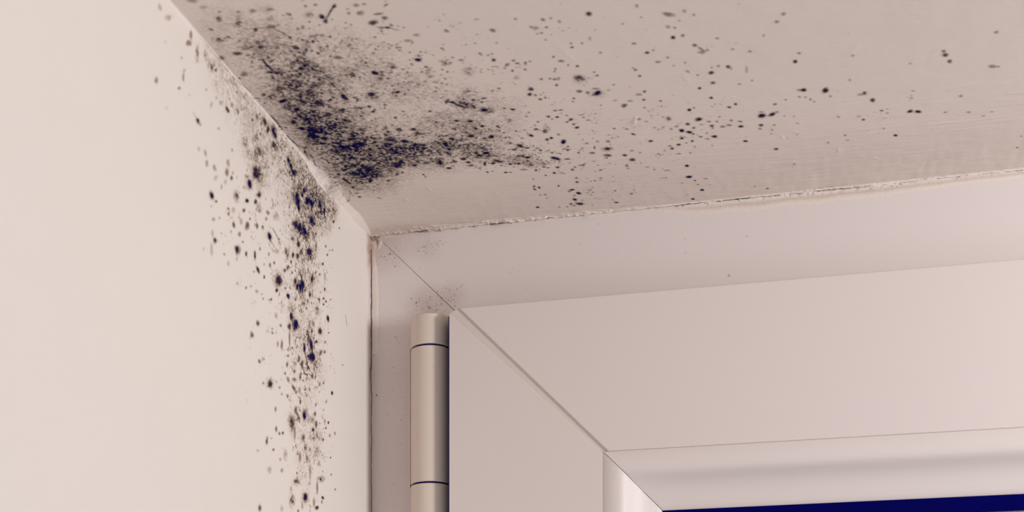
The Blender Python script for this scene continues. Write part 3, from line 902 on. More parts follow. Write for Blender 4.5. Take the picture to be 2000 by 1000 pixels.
WALL_COLONIES = '''-158.6 -27.5 0.78 0.48 0.52 -0.67 0.55 0
-156.9 -27.8 0.68 0.33 0 -0.48 0.3 0
-144.2 -22.9 0.65 0.31 0 -0.4 0.35 0
-138.7 -13.5 0.74 0.37 0 -0.54 0.5 0
-137.2 -13.6 0.84 0.55 0.56 -0.42 0.45 0
-134.6 -25.4 0.76 0.35 0 -0.61 0.35 0
-157.9 -35.9 0.81 0.38 0 -0.8 0.25 0
-153.4 -35.1 0.96 0.52 0.46 -1 0.35 0
-152.4 -38 0.97 0.44 0 -1.14 0.38 0
-147.5 -37 1.1 0.63 0.65 -0.82 0.42 0
-137.6 -31 1.34 0.66 0.25 -1.16 0.35 0
-138.4 -34.5 1.49 0.66 0 -1.28 0.52 0
-135 -34.8 0.91 0.4 0 -0.68 0.75 0
-133.9 -32.7 1.06 0.47 0 -0.68 0.25 0
-146.4 -39.9 1.15 0.51 0 -0.92 0.25 0
-139.5 -38.1 1.18 0.52 0 -0.94 0.22 0
-149.2 -46.6 1.25 0.64 0.47 -1.03 0.9 0
-145.9 -47.2 0.72 0.31 0 -0.46 0.5 0
-142.1 -41 0.73 0.32 0 -0.93 0.3 0
-131.2 -39.2 1.99 0.93 0.37 -1.72 0.6 1
-116.1 -24.8 2.73 1.47 1.13 -1.78 0.85 0
-113.6 -24 4.91 2.56 1.73 -3.43 0.55 1
-121 -30.8 1.59 0.8 0.47 -1.25 0.95 0
-121.4 -31 2.81 1.23 0 -2.1 0.4 1
-123.4 -29.1 1.59 0.71 0 -0.7 0.5 1
-113.2 -30.8 1.5 0.65 0 -1.25 0.6 0
-123.4 -37.4 1.27 0.54 0 -0.77 0.6 0
-116.9 -35 1.15 0.49 0 -0.88 0.35 0
-125.7 -33.9 0.79 0.34 0 -0.52 0.4 0
-124.2 -18.3 2.78 1.3 0 -2.78 0.35 1
-116.9 -13.1 2.46 1.16 0 -1.59 0.45 1
-119.3 -19.9 4.86 2.24 0 -2.11 0.4 1
-112.8 -15.8 3.34 1.54 0 -2.14 0.35 1
-115.3 -4.9 1.2 0.72 0.75 -0.83 0.55 0
-109 -3.6 1.64 0.98 1.1 -1.2 0.75 0
-106.4 -4.9 1.2 0.58 0 -1.63 0.8 0
-111.9 -5.6 0.84 0.41 0 -0.71 0.5 0
-101.7 -3 2.44 1.26 0.38 -1.64 0.8 1
-100.3 -4.2 1.56 0.86 0.69 -1.3 0.75 0
-118.9 -7.8 0.81 0.4 0 -0.42 0.4 0
-101.7 -8.1 1.58 0.74 0 -1.28 0.5 0
-99 -8.3 4.42 2.06 0 -1.84 0.4 1
-91.8 -3.9 1.64 0.77 0 -0.93 0.5 1
-88.6 -7.6 1.25 0.71 0.67 -0.71 0.9 0
-86.3 -8.8 1.05 0.63 0.96 -0.63 1 0
-83.5 -10.2 3.3 1.48 0 -1.52 0.75 1
-83 -10 1.7 0.76 0 -1.14 0.75 0
-94.6 -2.9 0.72 0.34 0 -0.74 0.4 0
-102.5 -15.4 0.7 0.32 0 -0.73 0.45 0
-93.7 -15.1 1.81 0.81 0 -1.67 0.35 1
-86.3 -10 3.27 1.47 0 -2.26 0.45 1
-74.3 -12.7 1.27 0.55 0 -1.24 0.95 0
-80.6 -17.1 1.34 0.57 0 -1.14 1 0
-75.8 -14.9 0.97 0.42 0 -1.16 0.85 0
-79.2 -18.6 1.35 0.57 0 -1.34 0.95 0
-70.4 -15.1 1.99 0.85 0 -1.17 0.95 0
-66.9 -14.4 1.62 0.68 0 -1.18 0.9 0
-78.7 -13.8 2.41 1.05 0 -1.91 0.5 1
-74.8 -8.3 1.76 0.78 0 -1.93 0.5 1
-85.4 -19.4 4.68 2.01 0 -2.27 0.5 1
-114 -31.5 1.66 0.71 0 -0.64 0.6 0
-113.6 -35.7 1.77 0.94 1.08 -1.27 0.3 0
-106.4 -34.4 1.13 0.64 0.73 -0.54 0.55 0
-107.7 -37.1 1.19 0.49 0 -0.72 0.4 0
-116.5 -34.8 0.98 0.42 0 -0.71 0.35 0
-123.2 -37.3 1.12 0.47 0 -0.63 0.5 0
-123.2 -45.7 1.27 0.52 0 -1.22 0.35 0
-115.3 -42.6 1.16 0.47 0 -0.89 0.3 0
-110.7 -41.2 0.84 0.34 0 -0.5 0.65 0
-105 -42.2 1.69 0.82 0.68 -1.08 1 0
-99 -45.2 2.65 1.03 0 -0.92 0.5 1
-99.5 -32.7 2.21 0.91 0 -1.47 0.35 1
-116.9 -53.4 0.66 0.25 0 -1.59 0.5 0
-123.8 -55.7 0.79 0.31 0 -0.7 0.45 0
-114.6 -57.6 0.96 0.47 0.64 -0.79 0.55 0
-104.7 -52.3 0.86 0.33 0 -0.73 0.6 0
-101.1 -50.1 0.79 0.3 0 -0.58 0.65 0
-97.4 -55.1 2.44 1.11 0.85 -1.35 0.85 0
-96.8 -54.5 4.45 1.79 0.66 -2.88 0.5 1
-99 -59.2 0.88 0.32 0 -0.55 0.75 0
-109.4 -58 0.68 0.25 0 -0.5 0.5 0
-105.6 -48.7 0.69 0.27 0 -0.72 0.45 0
-84.4 -40.9 1.13 0.43 0 -1.06 0.85 0
-89.1 -42.5 1.66 0.64 0 -1.87 0.75 1
-92 -49.5 1.28 0.48 0 -0.67 0.75 0
-89.3 -47.5 1.11 0.41 0 -0.75 0.65 0
-80.2 -39.6 1.53 0.59 0 -1.15 0.75 0
-90.9 -41.9 1.19 0.46 0 -1.31 0.5 0
-86.3 -44.1 0.84 0.32 0 -0.53 0.7 0
-84.9 -35 1.5 0.6 0 -0.83 0.6 0
-79.2 -20.9 1.52 0.73 0.67 -1.61 0.98 0
-81.1 -19.8 1.14 0.49 0 -1.52 0.8 0
-81.1 -17.7 1.53 0.65 0 -0.76 0.9 0
-75.8 -15.2 0.97 0.42 0 -0.54 0.9 0
-70.9 -15.1 1.99 0.85 0 -1.36 0.9 0
-66.9 -14.4 1.52 0.86 0.97 -0.62 0.95 0
-66.9 -20.8 1.82 0.75 0 -1.57 0.9 0
-65.4 -21.8 3.05 1.24 0 -2.36 0.55 1
-81.6 -28.4 2.28 0.93 0 -1.6 0.85 0
-78.2 -28.4 1.93 0.78 0 -1.72 1 0
-73.4 -27.7 1.71 0.87 1.07 -1.14 0.98 0
-84.4 -29.2 1.13 0.46 0 -0.95 0.6 0
-79.2 -34.9 1.73 0.68 0 -1.15 0.85 0
-70.9 -28.1 6.96 2.78 0 -2.72 0.5 1
-76.8 -28.7 8.73 3.52 0 -3.46 0.5 1
-63.8 -25.5 1.63 0.65 0 -1.58 0.65 1
-62.3 -28.8 0.82 0.32 0 -1.98 0.5 0
-68.9 -33.6 2.8 1.09 0 -1.64 0.88 0
-67.9 -34.5 5.03 1.93 0 -2.35 0.6 1
-76.8 -36.8 1.55 0.6 0 -1.15 0.7 0
-82.5 -49.9 1.52 0.55 0 -1.52 0.8 0
-80.6 -51.4 1.24 0.45 0 -1.33 0.95 0
-77.8 -50.4 1.35 0.49 0 -1.73 0.98 0
-75.3 -48.8 1.76 0.64 0 -1.62 1 0
-76.3 -47.8 0.97 0.35 0 -1.54 0.7 0
-76.3 -50.8 3.4 1.22 0 -2.69 0.6 1
-66.1 -42.7 1.22 0.45 0 -1.57 0.8 0
-66.9 -44.3 4.54 1.65 0 -2.35 0.45 1
-89.1 -57.5 1.11 0.39 0 -0.52 0.9 0
-53.4 -42.5 0.85 0.31 0 -0.72 0.9 0
-55.5 -33.3 0.95 0.36 0 -0.56 0.9 0
-50.7 -27.9 0.65 0.25 0 -0.49 0.9 0
-44 -12 0.88 0.36 0 -0.57 0.95 0
-37.8 -12.1 0.79 0.32 0 -0.33 0.8 0
-52.3 -25.1 0.75 0.29 0 -0.48 0.7 0
-45.3 -24 0.77 0.3 0 -0.49 0.6 0
-48 -24.9 0.54 0.21 0 -0.24 0.5 0
-58.7 -38.6 1.04 0.39 0 -0.56 0.6 0
-52.9 -36.8 1.49 0.55 0 -2.01 0.4 1
-54.5 -12.9 9.54 3.97 0 -4.82 0.6 1
-58.7 -12.3 1.46 0.61 0 -1.99 0.6 1
-43.7 -7.2 3.31 1.39 0 -2.05 0.4 1
-52.3 -18.1 5.34 2.16 0 -2.42 0.4 1
-60.8 -35.8 2.59 0.97 0 -0.79 0.4 1
-75.3 -43.2 1.95 0.73 0 -0.77 0.6 1
-71.9 -43.4 4.95 1.83 0 -1.16 0.4 1
-73.9 -38.8 5.89 2.24 0 -1.93 0.45 1
-65.9 -12.9 6.08 2.59 0 -2.36 0.5 1
-85.8 -64.1 1.44 0.49 0 -1.41 0.98 0
-82.2 -65.8 2.3 0.76 0 -1.88 1 0
-82.2 -66.4 4.18 1.38 0 -2.93 0.55 1
-87.8 -68.5 1.43 0.47 0 -1.16 0.75 0
-95.4 -70.6 0.79 0.26 0 -0.57 0.75 0
-88.7 -57.7 1.37 0.63 0.63 -0.73 0.8 0
-114.8 -76.2 1.26 0.5 0.32 -0.86 0.7 0
-119.3 -81.7 1.24 0.48 0.32 -0.89 0.65 0
-113.4 -89 1.03 0.47 0.63 -0.55 0.55 0
-104.6 -94.3 1.69 0.59 0.42 -1.14 0.8 0
-105.1 -94.3 3.32 0.95 0 -1.79 0.4 1
-110.2 -95.6 0.84 0.24 0 -0.47 0.5 0
-94.4 -77.4 1.19 0.38 0 -1.83 0.5 0
-98.1 -78.2 0.78 0.25 0 -1.13 0.5 0
-87.6 -72.8 0.71 0.23 0 -2.89 0.55 0
-88.9 -79.5 0.81 0.25 0 -0.49 0.6 0
-89.4 -77.5 0.61 0.19 0 -0.41 0.6 0
-89.7 -82.9 1.01 0.31 0 -0.99 0.55 0
-73.7 -72.1 1.19 0.37 0 -1.91 0.95 0
-67.1 -68.8 1.66 0.58 0.58 -2.39 1 0
-66 -73 3.12 0.96 0 -1.94 1 0
-69.3 -73.8 2.2 0.68 0 -0.64 0.8 0
-76.3 -78.9 1.28 0.39 0 -1.48 0.65 0
-79 -77.4 1.27 0.39 0 -1.05 0.5 0
-69.8 -67.5 1.54 0.49 0 -1.71 0.6 0
-83.7 -81.5 2.08 0.62 0 -2.5 0.4 1
-83.2 -83.5 1.04 0.31 0 -0.58 0.5 0
-66 -80.3 1.56 0.46 0 -0.95 0.65 0
-83.2 -86.5 1.46 0.42 0 -0.67 0.6 0
-88.9 -88.2 1.34 0.58 0.97 -0.8 0.5 0
-83.7 -89.9 1.13 0.53 1.53 -0.89 0.7 0
-81.6 -90.8 1.05 0.29 0 -0.67 0.6 0
-78.5 -89.2 1.27 0.36 0 -1.18 0.4 0
-58.1 -60.4 1.72 0.56 0 -1.23 0.9 0
-50.1 -52.9 1.29 0.5 0.46 -1.08 0.95 0
-62 -65.8 1.13 0.36 0 -0.61 0.8 0
-57.5 -68.8 0.94 0.12 -1.46 -1.65 0.6 0
-54.6 -46.5 0.82 0.29 0 -0.44 0.9 0
-52.2 -46.8 0.82 0.29 0 -0.4 0.9 0
-54.6 -48.8 0.82 0.28 0 -0.4 0.9 0
-59.2 -48.6 0.92 0.32 0 -0.7 0.8 0
-47.7 -44.5 0.6 0.21 0 -0.22 0.9 0
-60.9 -53.3 2.27 0.78 0 -1.96 0.6 1
-69.3 -61.3 1.65 0.55 0 -2.15 0.7 1
-65.4 -60 1.56 0.52 0 -2.16 0.6 1
-66.5 -63.2 0.89 0.29 0 -0.86 0.75 0
-74.7 -55.9 2.37 0.82 0 -0.85 0.6 1
-68.2 -49.8 1.33 0.47 0 -1.08 0.5 0
-61.5 -74.9 3.97 1.19 0 -2.61 0.55 1
-62.6 -79.5 0.9 0.26 0 -0.87 0.4 0
-45.7 -81 1.09 0.3 0 -0.72 0.95 0
-34 -66.4 0.63 0.19 0 -0.28 0.8 0
-49.3 -58.2 0.71 0.23 0 -0.31 0.8 0
-53.4 -67.1 1.05 0.33 0 -0.62 0.55 0
-52.8 -63 1.17 0.37 0 -0.53 0.45 0
-54.6 -79.6 0.82 0.23 0 -0.53 0.6 0
-58.6 -81.2 1.15 0.33 0 -0.88 0.4 0
-98.8 -59 1.17 0.42 0 -0.73 0.6 0
-103.6 -64 0.86 0.3 0 -0.36 0.5 0
-105.5 -64.9 0.76 0.27 0 -0.36 0.4 0
-99.8 -68.4 1.55 0.53 0 -1.01 0.2 0
-94.4 -63.1 1.39 0.48 0 -2.45 0.3 1
-85.3 -60.8 3.09 1.06 0 -1.66 0.5 1
-102.7 -74.2 0.77 0.25 0 -0.36 0.4 0
-102.7 -75.6 0.96 0.31 0 -0.56 0.45 0
-107.1 -76.4 0.75 0.25 0 -0.32 0.4 0
-91.4 -86.7 0.8 0.24 0 -0.49 0.6 0
-68.7 -86.1 1.1 0.31 0 -0.69 0.5 0
-71.5 -89.2 0.65 0.18 0 -0.68 0.45 0
-94.4 -95.1 0.99 0.28 0 -0.49 0.4 0
-89.4 -94.4 1.22 0.34 0 -0.82 0.5 0
-96.4 -93.3 0.89 0.25 0 -0.49 0.45 0
-73.7 -97.5 1.62 0.48 0.4 -1.68 1 0
-73.1 -97.5 3.25 0.85 0 -2.56 0.5 1
-85.3 -103 2.46 0.72 0.5 -2.19 0.55 0
-85.3 -103 4.12 1.06 0 -3.32 0.4 1
-65.2 -100.6 1.23 0.31 0 -0.87 1 0
-67.6 -103 1.55 0.38 0 -1.72 0.4 1
-74.7 -105.8 1.51 0.37 0 -1.19 0.6 0
-82.7 -106.7 0.83 0.21 0 -2.51 0.4 0
-79.5 -99.6 0.92 0.34 1.37 -1.67 0.6 0
-81.6 -97.5 1.47 0.39 0 -1.26 0.6 0
-77.6 -93.2 0.96 0.26 0 -1.01 0.75 0
-99.8 -102 1.07 0.29 0 -1.01 0.45 0
-99.3 -109 0.97 0.25 0 -1.01 0.6 0
-96.6 -110 0.98 0.24 0 -0.49 0.65 0
-93.6 -109 1 0.25 0 -0.57 0.7 0
-107.4 -115.6 1.03 0.25 0 -0.99 0.65 0
-106.9 -114.1 0.75 0.18 0 -0.79 0.45 0
-101.7 -116.9 0.87 0.2 0 -0.48 0.65 0
-103.6 -113.3 0.86 0.21 0 -0.32 0.4 0
-114.8 -120.4 0.91 0.21 0 -0.39 0.35 0
-95.9 -119.1 0.89 0.2 0 -0.65 0.45 0
-94.4 -122.7 1.39 0.31 0 -0.82 0.4 0
-105.1 -124.8 1.9 0.42 0 -1.2 0.25 0
-91.4 -116.3 1.81 0.42 0 -1.85 0.35 1
-72.6 -109.5 1.52 0.36 0 -1.07 0.6 0
-68.2 -108.9 1.1 0.26 0 -0.6 0.6 0
-61.5 -108.2 3.4 0.8 0 -1.74 0.5 1
-77.9 -114.2 1.27 0.29 0 -1.9 0.45 0
-71.5 -112.9 0.98 0.23 0 -1.71 0.4 0
-63.2 -94 1.13 0.3 0 -0.87 0.6 0
-62 -97.7 1.25 0.32 0 -1.31 0.6 0
-49.5 -93.8 0.71 0.18 0 -0.54 0.95 0
-52.2 -96.7 0.82 0.21 0 -0.35 0.8 0
-55.2 -102 0.7 0.17 0 -0.62 0.95 0
-58.4 -96.5 0.57 0.15 0 -0.31 0.8 0
-59.2 -112.5 1.6 0.36 0 -1.09 0.45 1
-68.2 -117.3 0.88 0.19 0 -3.01 0.45 0
-81.1 -123.7 3.67 0.78 0 -1.47 0.6 1
-81.6 -124 1.47 0.31 0 -0.84 0.5 0
-56.9 -117.8 3.46 0.74 0 -0.97 0.6 1
-60.9 -121.8 1.14 0.24 0 -2.62 0.45 0
-46.5 -113.8 0.72 0.16 0 -0.36 0.95 0
-47.3 -107.2 0.6 0.14 0 -0.36 0.9 0
-55.2 -124.8 1.05 0.49 0.93 -0.32 0.95 0
-56.3 -126.6 0.81 0.16 0 -0.7 0.6 0
-61.5 -129.9 1.7 0.33 0 -0.78 0.85 0
-64.3 -128.2 1.01 0.2 0 -1.73 0.45 0
-72.8 -127.9 1.74 0.35 0 -1.62 1 0
-73.1 -128.4 3.03 0.61 0 -1.92 0.5 1
-75.6 -131.9 0.75 0.15 0 -1.19 0.45 0
-85.3 -131.7 2.47 0.49 0 -2.29 0.6 1
-85.3 -131.5 1.24 0.25 0 -1.66 0.3 0
-113 -139.9 1.38 0.26 0 -1.25 0.65 0
-94.4 -136.5 1.59 0.3 0 -1.22 0.25 0
-79.5 -134.5 0.95 0.18 0 -0.5 0.6 0
-42.7 -96.5 0.98 0.24 0 -0.81 0.45 0
-53.4 -94.4 1.05 0.27 0 -1.33 0.3 0
-48.1 -98.6 1.08 0.27 0 -0.72 0.35 0
-42.3 -118.8 0.85 0.18 0 -0.45 0.5 0
-54.6 -90.2 0.7 0.19 0 -0.35 0.5 0
-51.7 -86.1 0.66 0.09 -0.81 -1.06 0.5 0
-62.6 -90.4 0.68 0.18 0 -0.61 0.6 0
-66 -96.9 2.45 0.64 0 -1.3 0.5 1
-60.3 -102 3.99 0.98 0 -2.62 0.4 1
-64.9 -103.8 1.34 0.33 0 -0.43 0.5 0
-86.3 -127.7 1.03 0.21 0 -1.04 0.3 0
-149.1 -46.8 1.24 0.53 0 -0.9 0.85 0
-146.1 -47.3 0.79 0.34 0 -0.44 0.55 0
-149.5 -50.3 0.78 0.33 0 -0.32 0.3 0
-137.1 -45.9 0.74 0.31 0 -0.52 0.45 0
-137.1 -47.6 0.82 0.34 0 -0.59 0.6 0
-133.5 -44.9 1.17 0.49 0 -1.12 0.25 0
-147.8 -53.8 1.1 0.45 0 -0.58 0.35 0
-143.7 -51.7 0.8 0.33 0 -0.51 0.3 0
-125.6 -41.6 1.21 0.51 0 -0.69 0.6 0
-123.2 -37.4 1.4 0.6 0 -0.69 0.6 0
-116.6 -35 1.08 0.46 0 -0.86 0.45 0
-133.3 -49.6 1 0.47 0.35 -0.97 0.75 0
-123.2 -45.8 1.75 0.71 0 -1.34 0.42 0
-128 -46.4 1.2 0.49 0 -1.14 0.3 0
-129.1 -51.1 1.02 0.41 0 -0.94 0.5 0
-135.3 -52.8 0.75 0.3 0 -0.45 0.35 0
-142.3 -56.1 0.64 0.26 0 -0.51 0.3 0
-146.7 -60.2 1.25 0.55 0.17 -0.84 0.85 0
-148.7 -58.7 0.86 0.34 0 -1.26 0.28 0
-149.2 -63.8 0.93 0.36 0 -1.98 0.25 0
-131 -56.8 1.51 0.68 0.38 -1.05 0.85 0
-129.7 -56.6 1.87 0.73 0 -1.51 0.4 0
-131 -60.1 0.68 0.26 0 -0.68 0.3 0
-123.9 -55.6 0.87 0.34 0 -0.76 0.55 0
-126.5 -52.7 0.78 0.31 0 -0.42 0.5 0
-140.3 -62.1 0.81 0.31 0 -0.44 0.4 0
-137.4 -64 1.15 0.43 0 -1.04 0.22 0
-117 -53.6 0.81 0.34 0.3 -1.36 0.6 0
-114.8 -57.6 0.94 0.5 1.09 -0.88 0.65 0
-117.9 -59.5 0.9 0.33 0 -0.39 0.45 0
-109.5 -58.4 0.56 0.21 0 -0.39 0.6 0
-124.1 -67.3 0.79 0.28 0 -0.46 0.5 0
-120.3 -65.4 0.8 0.29 0 -0.46 0.35 0
-130.7 -68.2 0.85 0.31 0 -0.6 0.3 0
-154.6 -65.9 0.76 0.29 0 -0.5 0.2 0
-112.9 -49.8 0.83 0.32 0 -0.63 0.45 0
-103.6 -64 0.67 0.23 0 -0.4 0.7 0
-110.4 -66.2 0.65 0.23 0 -0.39 0.5 0
-115.7 -65.5 1.45 0.52 0 -0.62 0.35 0
-111.6 -65 0.65 0.23 0 -0.35 0.4 0
-109.5 -53.8 0.74 0.28 0 -0.32 0.4 0
-120.9 -42.6 0.62 0.26 0 -0.46 0.5 0
-115.4 -42.8 1.09 0.44 0 -0.86 0.4 0
-182 -5.3 1.16 0.82 0.54 -0.71 0.28 0
-176.7 -5.2 2.32 1.31 0 -0.96 0.4 1
-163.1 -3 0.83 0.46 0 -1.39 0.5 0
-164.3 -6.1 1.81 0.99 0 -0.87 0.5 0
-158.9 -5.8 1.18 0.64 0 -2.2 0.5 1
-159.3 -8 1.18 0.63 0 -1.4 0.5 1
-153.3 -3.6 1.36 0.85 0.68 -1.44 0.6 1
-149.4 -5.6 2.07 1.44 1.21 -0.9 0.65 1
-146.3 -5.1 0.81 0.42 0 -0.58 0.65 0
-184.2 -28.1 1.11 0.58 0 -1.05 0.5 0
-170.4 -23.2 0.88 0.45 0 -0.55 0.5 0
-178.8 -13.7 0.69 0.38 0 -0.46 0.2 0
-169.2 -13.3 0.72 0.39 0 -0.39 0.3 0
-167.8 -18.3 0.73 0.38 0 -1.1 0.45 0
-167.2 -16.1 0.81 0.42 0 -0.63 0.3 0
-167.6 -19.4 0.48 0.25 0 -0.55 0.3 0
-152.9 -14.7 0.69 0.35 0 -0.37 0.3 0
-145.9 -13.8 0.63 0.32 0 -0.5 0.35 0
-142.7 -13.7 1.1 0.84 0.91 -0.27 0.3 0
-149.4 -17.8 0.85 0.32 -0.64 -1.43 0.25 0
-138.1 -13.7 1.05 0.69 0.8 -0.59 0.6 0
-134.8 -10.4 0.94 0.47 0 -0.76 0.4 0
-130.5 -10.1 1.93 0.95 0 -1.5 0.4 1
-158.5 -27.2 0.92 0.65 0.64 -0.34 0.6 0
-119.1 -7.9 0.71 0.35 0 -0.4 0.6 0
-178.2 -33 1.07 0.53 0 -0.53 0.15 0
-146.8 -9.9 1.79 0.92 0 -1.65 0.2 1
-133.9 -1.6 1.52 0.79 0 -1.7 0.3 1
-163.9 -21.9 0.66 0.33 0 -0.55 0.15 0
-114 -11.8 14.38 10.36 18.7 -5.03 0.15 1
-70.9 -20.5 19.9 8.25 0 -11.67 0.22 1
-75.8 -49.5 17.07 6.15 0 -15.4 0.15 1
-68.4 -74.2 17.58 5.38 0 -17.59 0.15 1
-70.9 -110 14.92 3.52 0 -17.5 0.1 1
-85.4 -9.5 16.24 11.09 18.77 -4.66 0.25 1
-135.7 -1.7 8.9 7.75 16.24 -0.91 0.2 1
-60.8 -8.4 12.15 6.93 8.85 -5.52 0.4 1'''
# threads: a1 b1 a2 b2 half-width strength
SOFFIT_THREADS = '''15.5 -157.6 18.3 -156.9 0.14 0.35
18.3 -156.9 22.2 -156.4 0.14 0.35
24.4 -155.5 26.1 -152.5 0.22 0.5
26.1 -152.5 27.2 -149.6 0.22 0.5
42.5 -157 45 -160.1 0.31 0.6
45 -160.1 47.7 -163.1 0.31 0.6
13.5 -140.2 13.3 -137.4 0.32 0.9
13.3 -137.4 14 -133.6 0.32 0.9
22.8 -147.3 24 -145.9 0.17 0.45
24 -145.9 25.6 -144.8 0.17 0.45
55.8 -148.7 58 -147.9 0.12 0.5
59.3 -147.4 61.5 -145.6 0.17 0.55
30 -119.1 30.7 -116.2 0.21 0.7
14.9 -82.3 16.7 -80.8 0.51 0.98
16.7 -80.8 17.2 -76.5 0.51 0.98
8.6 -65.9 11.3 -66.5 0.1 0.8
11.3 -66.5 15.3 -67.2 0.1 0.8
6.4 -72.2 7.5 -69.7 0.13 0.85
7.5 -69.7 7.5 -67.1 0.13 0.85
8.1 -53.4 8.9 -49.4 0.39 0.85
9.8 -44.3 12 -43.1 0.24 0.6
47.4 -65.4 50.3 -66.2 0.07 0.7
50.3 -66.2 51 -63.6 0.07 0.7
51 -63.6 47.8 -63.9 0.07 0.7
-3.1 -60.5 -5.6 -53 0.12 0.6
-5.6 -53 -8.1 -44.4 0.12 0.6
-0.3 -57.1 -2.3 -50.8 0.09 0.5
-2.3 -50.8 -5 -45.1 0.09 0.5
63.7 -100.6 65.8 -99.3 0.37 0.8
65.8 -99.3 67.5 -96.8 0.37 0.8
67.5 -96.8 69 -95.1 0.37 0.8
-0.8 -168.1 -0.3 -161.6 0.1 0.35
-0.3 -161.6 -0 -152 0.1 0.35
-0 -152 -0.1 -142.9 0.1 0.35
-0.1 -142.9 -0.3 -133.3 0.1 0.35
-0.3 -133.3 0.9 -122.1 0.1 0.35
1 -105.7 1.1 -102.4 0.07 0.8
1.1 -102.4 1 -96.7 0.07 0.8
0.6 -91.4 0.9 -86.6 0.07 0.6
0.9 -86.6 1.8 -81.1 0.07 0.6
1.9 -76.5 1.2 -71.7 0.1 0.6'''
WALL_THREADS = '''-102.5 -38.4 -99 -39.5 0.22 0.55
-99 -39.5 -95.5 -41.4 0.22 0.55
-104.3 -43.4 -100.8 -44.3 0.18 0.5
-104.3 -52.5 -102.5 -53.7 0.15 0.35
-73.1 -73.7 -70.9 -77.3 0.28 0.8
-70.9 -77.3 -68.2 -78.6 0.28 0.8
-75.3 -79 -73.7 -81.5 0.23 0.85
-73.7 -81.5 -70.9 -81.3 0.23 0.85
-30.8 -44.9 -29.8 -47.3 0.09 0.5
-29.8 -47.3 -28.9 -48.8 0.09 0.5
-64.9 -101 -63.5 -102.8 0.15 0.65
-161.4 -26.2 -158.9 -27 0.16 0.3
-158.1 -27.4 -156.8 -28 0.14 0.3'''
# speck fields: surface, centre, axis A, axis B, count, radius range, strength range
SPECKS = '''C 51.57 -119.9 18.97 12.05 -9.99 22.22 420 0.17 0.51 0.15 0.65
C 82.34 -95.39 22.38 5.43 -5.1 20.31 160 0.16 0.43 0.15 0.6
C 19.83 -99.69 5.73 19.7 -9.63 11.47 650 0.18 0.58 0.3 0.95
C 37.84 -73.96 20.28 4.92 -4.35 12.87 700 0.19 0.57 0.3 0.95
C 64.97 -65.34 18.51 4.49 -3.38 12.39 600 0.17 0.53 0.3 0.9
C 85.43 -52.04 16.94 4.11 -2.24 10.11 260 0.15 0.46 0.3 0.85
C 42.19 -128.64 27.76 6.74 -6.64 17.76 420 0.17 0.5 0.15 0.6
C 21.35 -130.49 6.36 20.33 -11.96 13.16 420 0.17 0.58 0.2 0.7
C 104.84 -71.5 21.49 5.22 -4.21 22.32 160 0.15 0.44 0.2 0.7
C 112.34 -36.9 21.06 5.11 -2.04 12.75 110 0.16 0.39 0.2 0.7
C 144.24 -61.93 26.87 6.52 -1.88 18.94 150 0.15 0.41 0.15 0.55
C 189.03 -54.86 31.98 7.76 -0.07 26.84 70 0.15 0.4 0.15 0.45
C 104.43 -13.51 18.09 4.39 -1.72 10.27 60 0.14 0.33 0.3 0.7
C 80.51 -140.54 77.63 18.85 -4.67 16.37 90 0.16 0.42 0.1 0.35
C 8.39 -43.98 3.63 10.34 -8.48 12.31 260 0.12 0.37 0.3 0.85
C 169.05 -4.97 59.36 2.21 -0.02 6.58 60 0.12 0.24 0.3 0.6
W -70.89 -22.47 13.02 5.35 0 -10.69 800 0.16 0.51 0.3 0.9
W -75.81 -49.52 12.76 4.6 0 -8.66 420 0.15 0.54 0.3 0.9
W -70.89 -73.02 13.02 4.03 0 -10.69 560 0.16 0.51 0.3 0.9
W -68.4 -105.47 14.17 3.45 0 -15.63 300 0.16 0.47 0.25 0.75
W -105.57 -36.71 24.03 9.87 0 -16.29 280 0.18 0.54 0.15 0.5
W -85.37 -7.64 15.87 11.35 19.36 -3.24 420 0.17 0.53 0.25 0.75
W -128.09 -6.36 8.65 7.31 14.54 -0.95 160 0.17 0.59 0.1 0.4
W -107.71 -75.42 19.43 6.4 0 -23.42 150 0.18 0.47 0.15 0.45
W -50.2 -48.39 7.57 2.61 0 -40.5 130 0.14 0.3 0.3 0.8
W -50.2 -1.82 11.21 6.4 7.4 -4.43 300 0.12 0.34 0.3 0.85'''

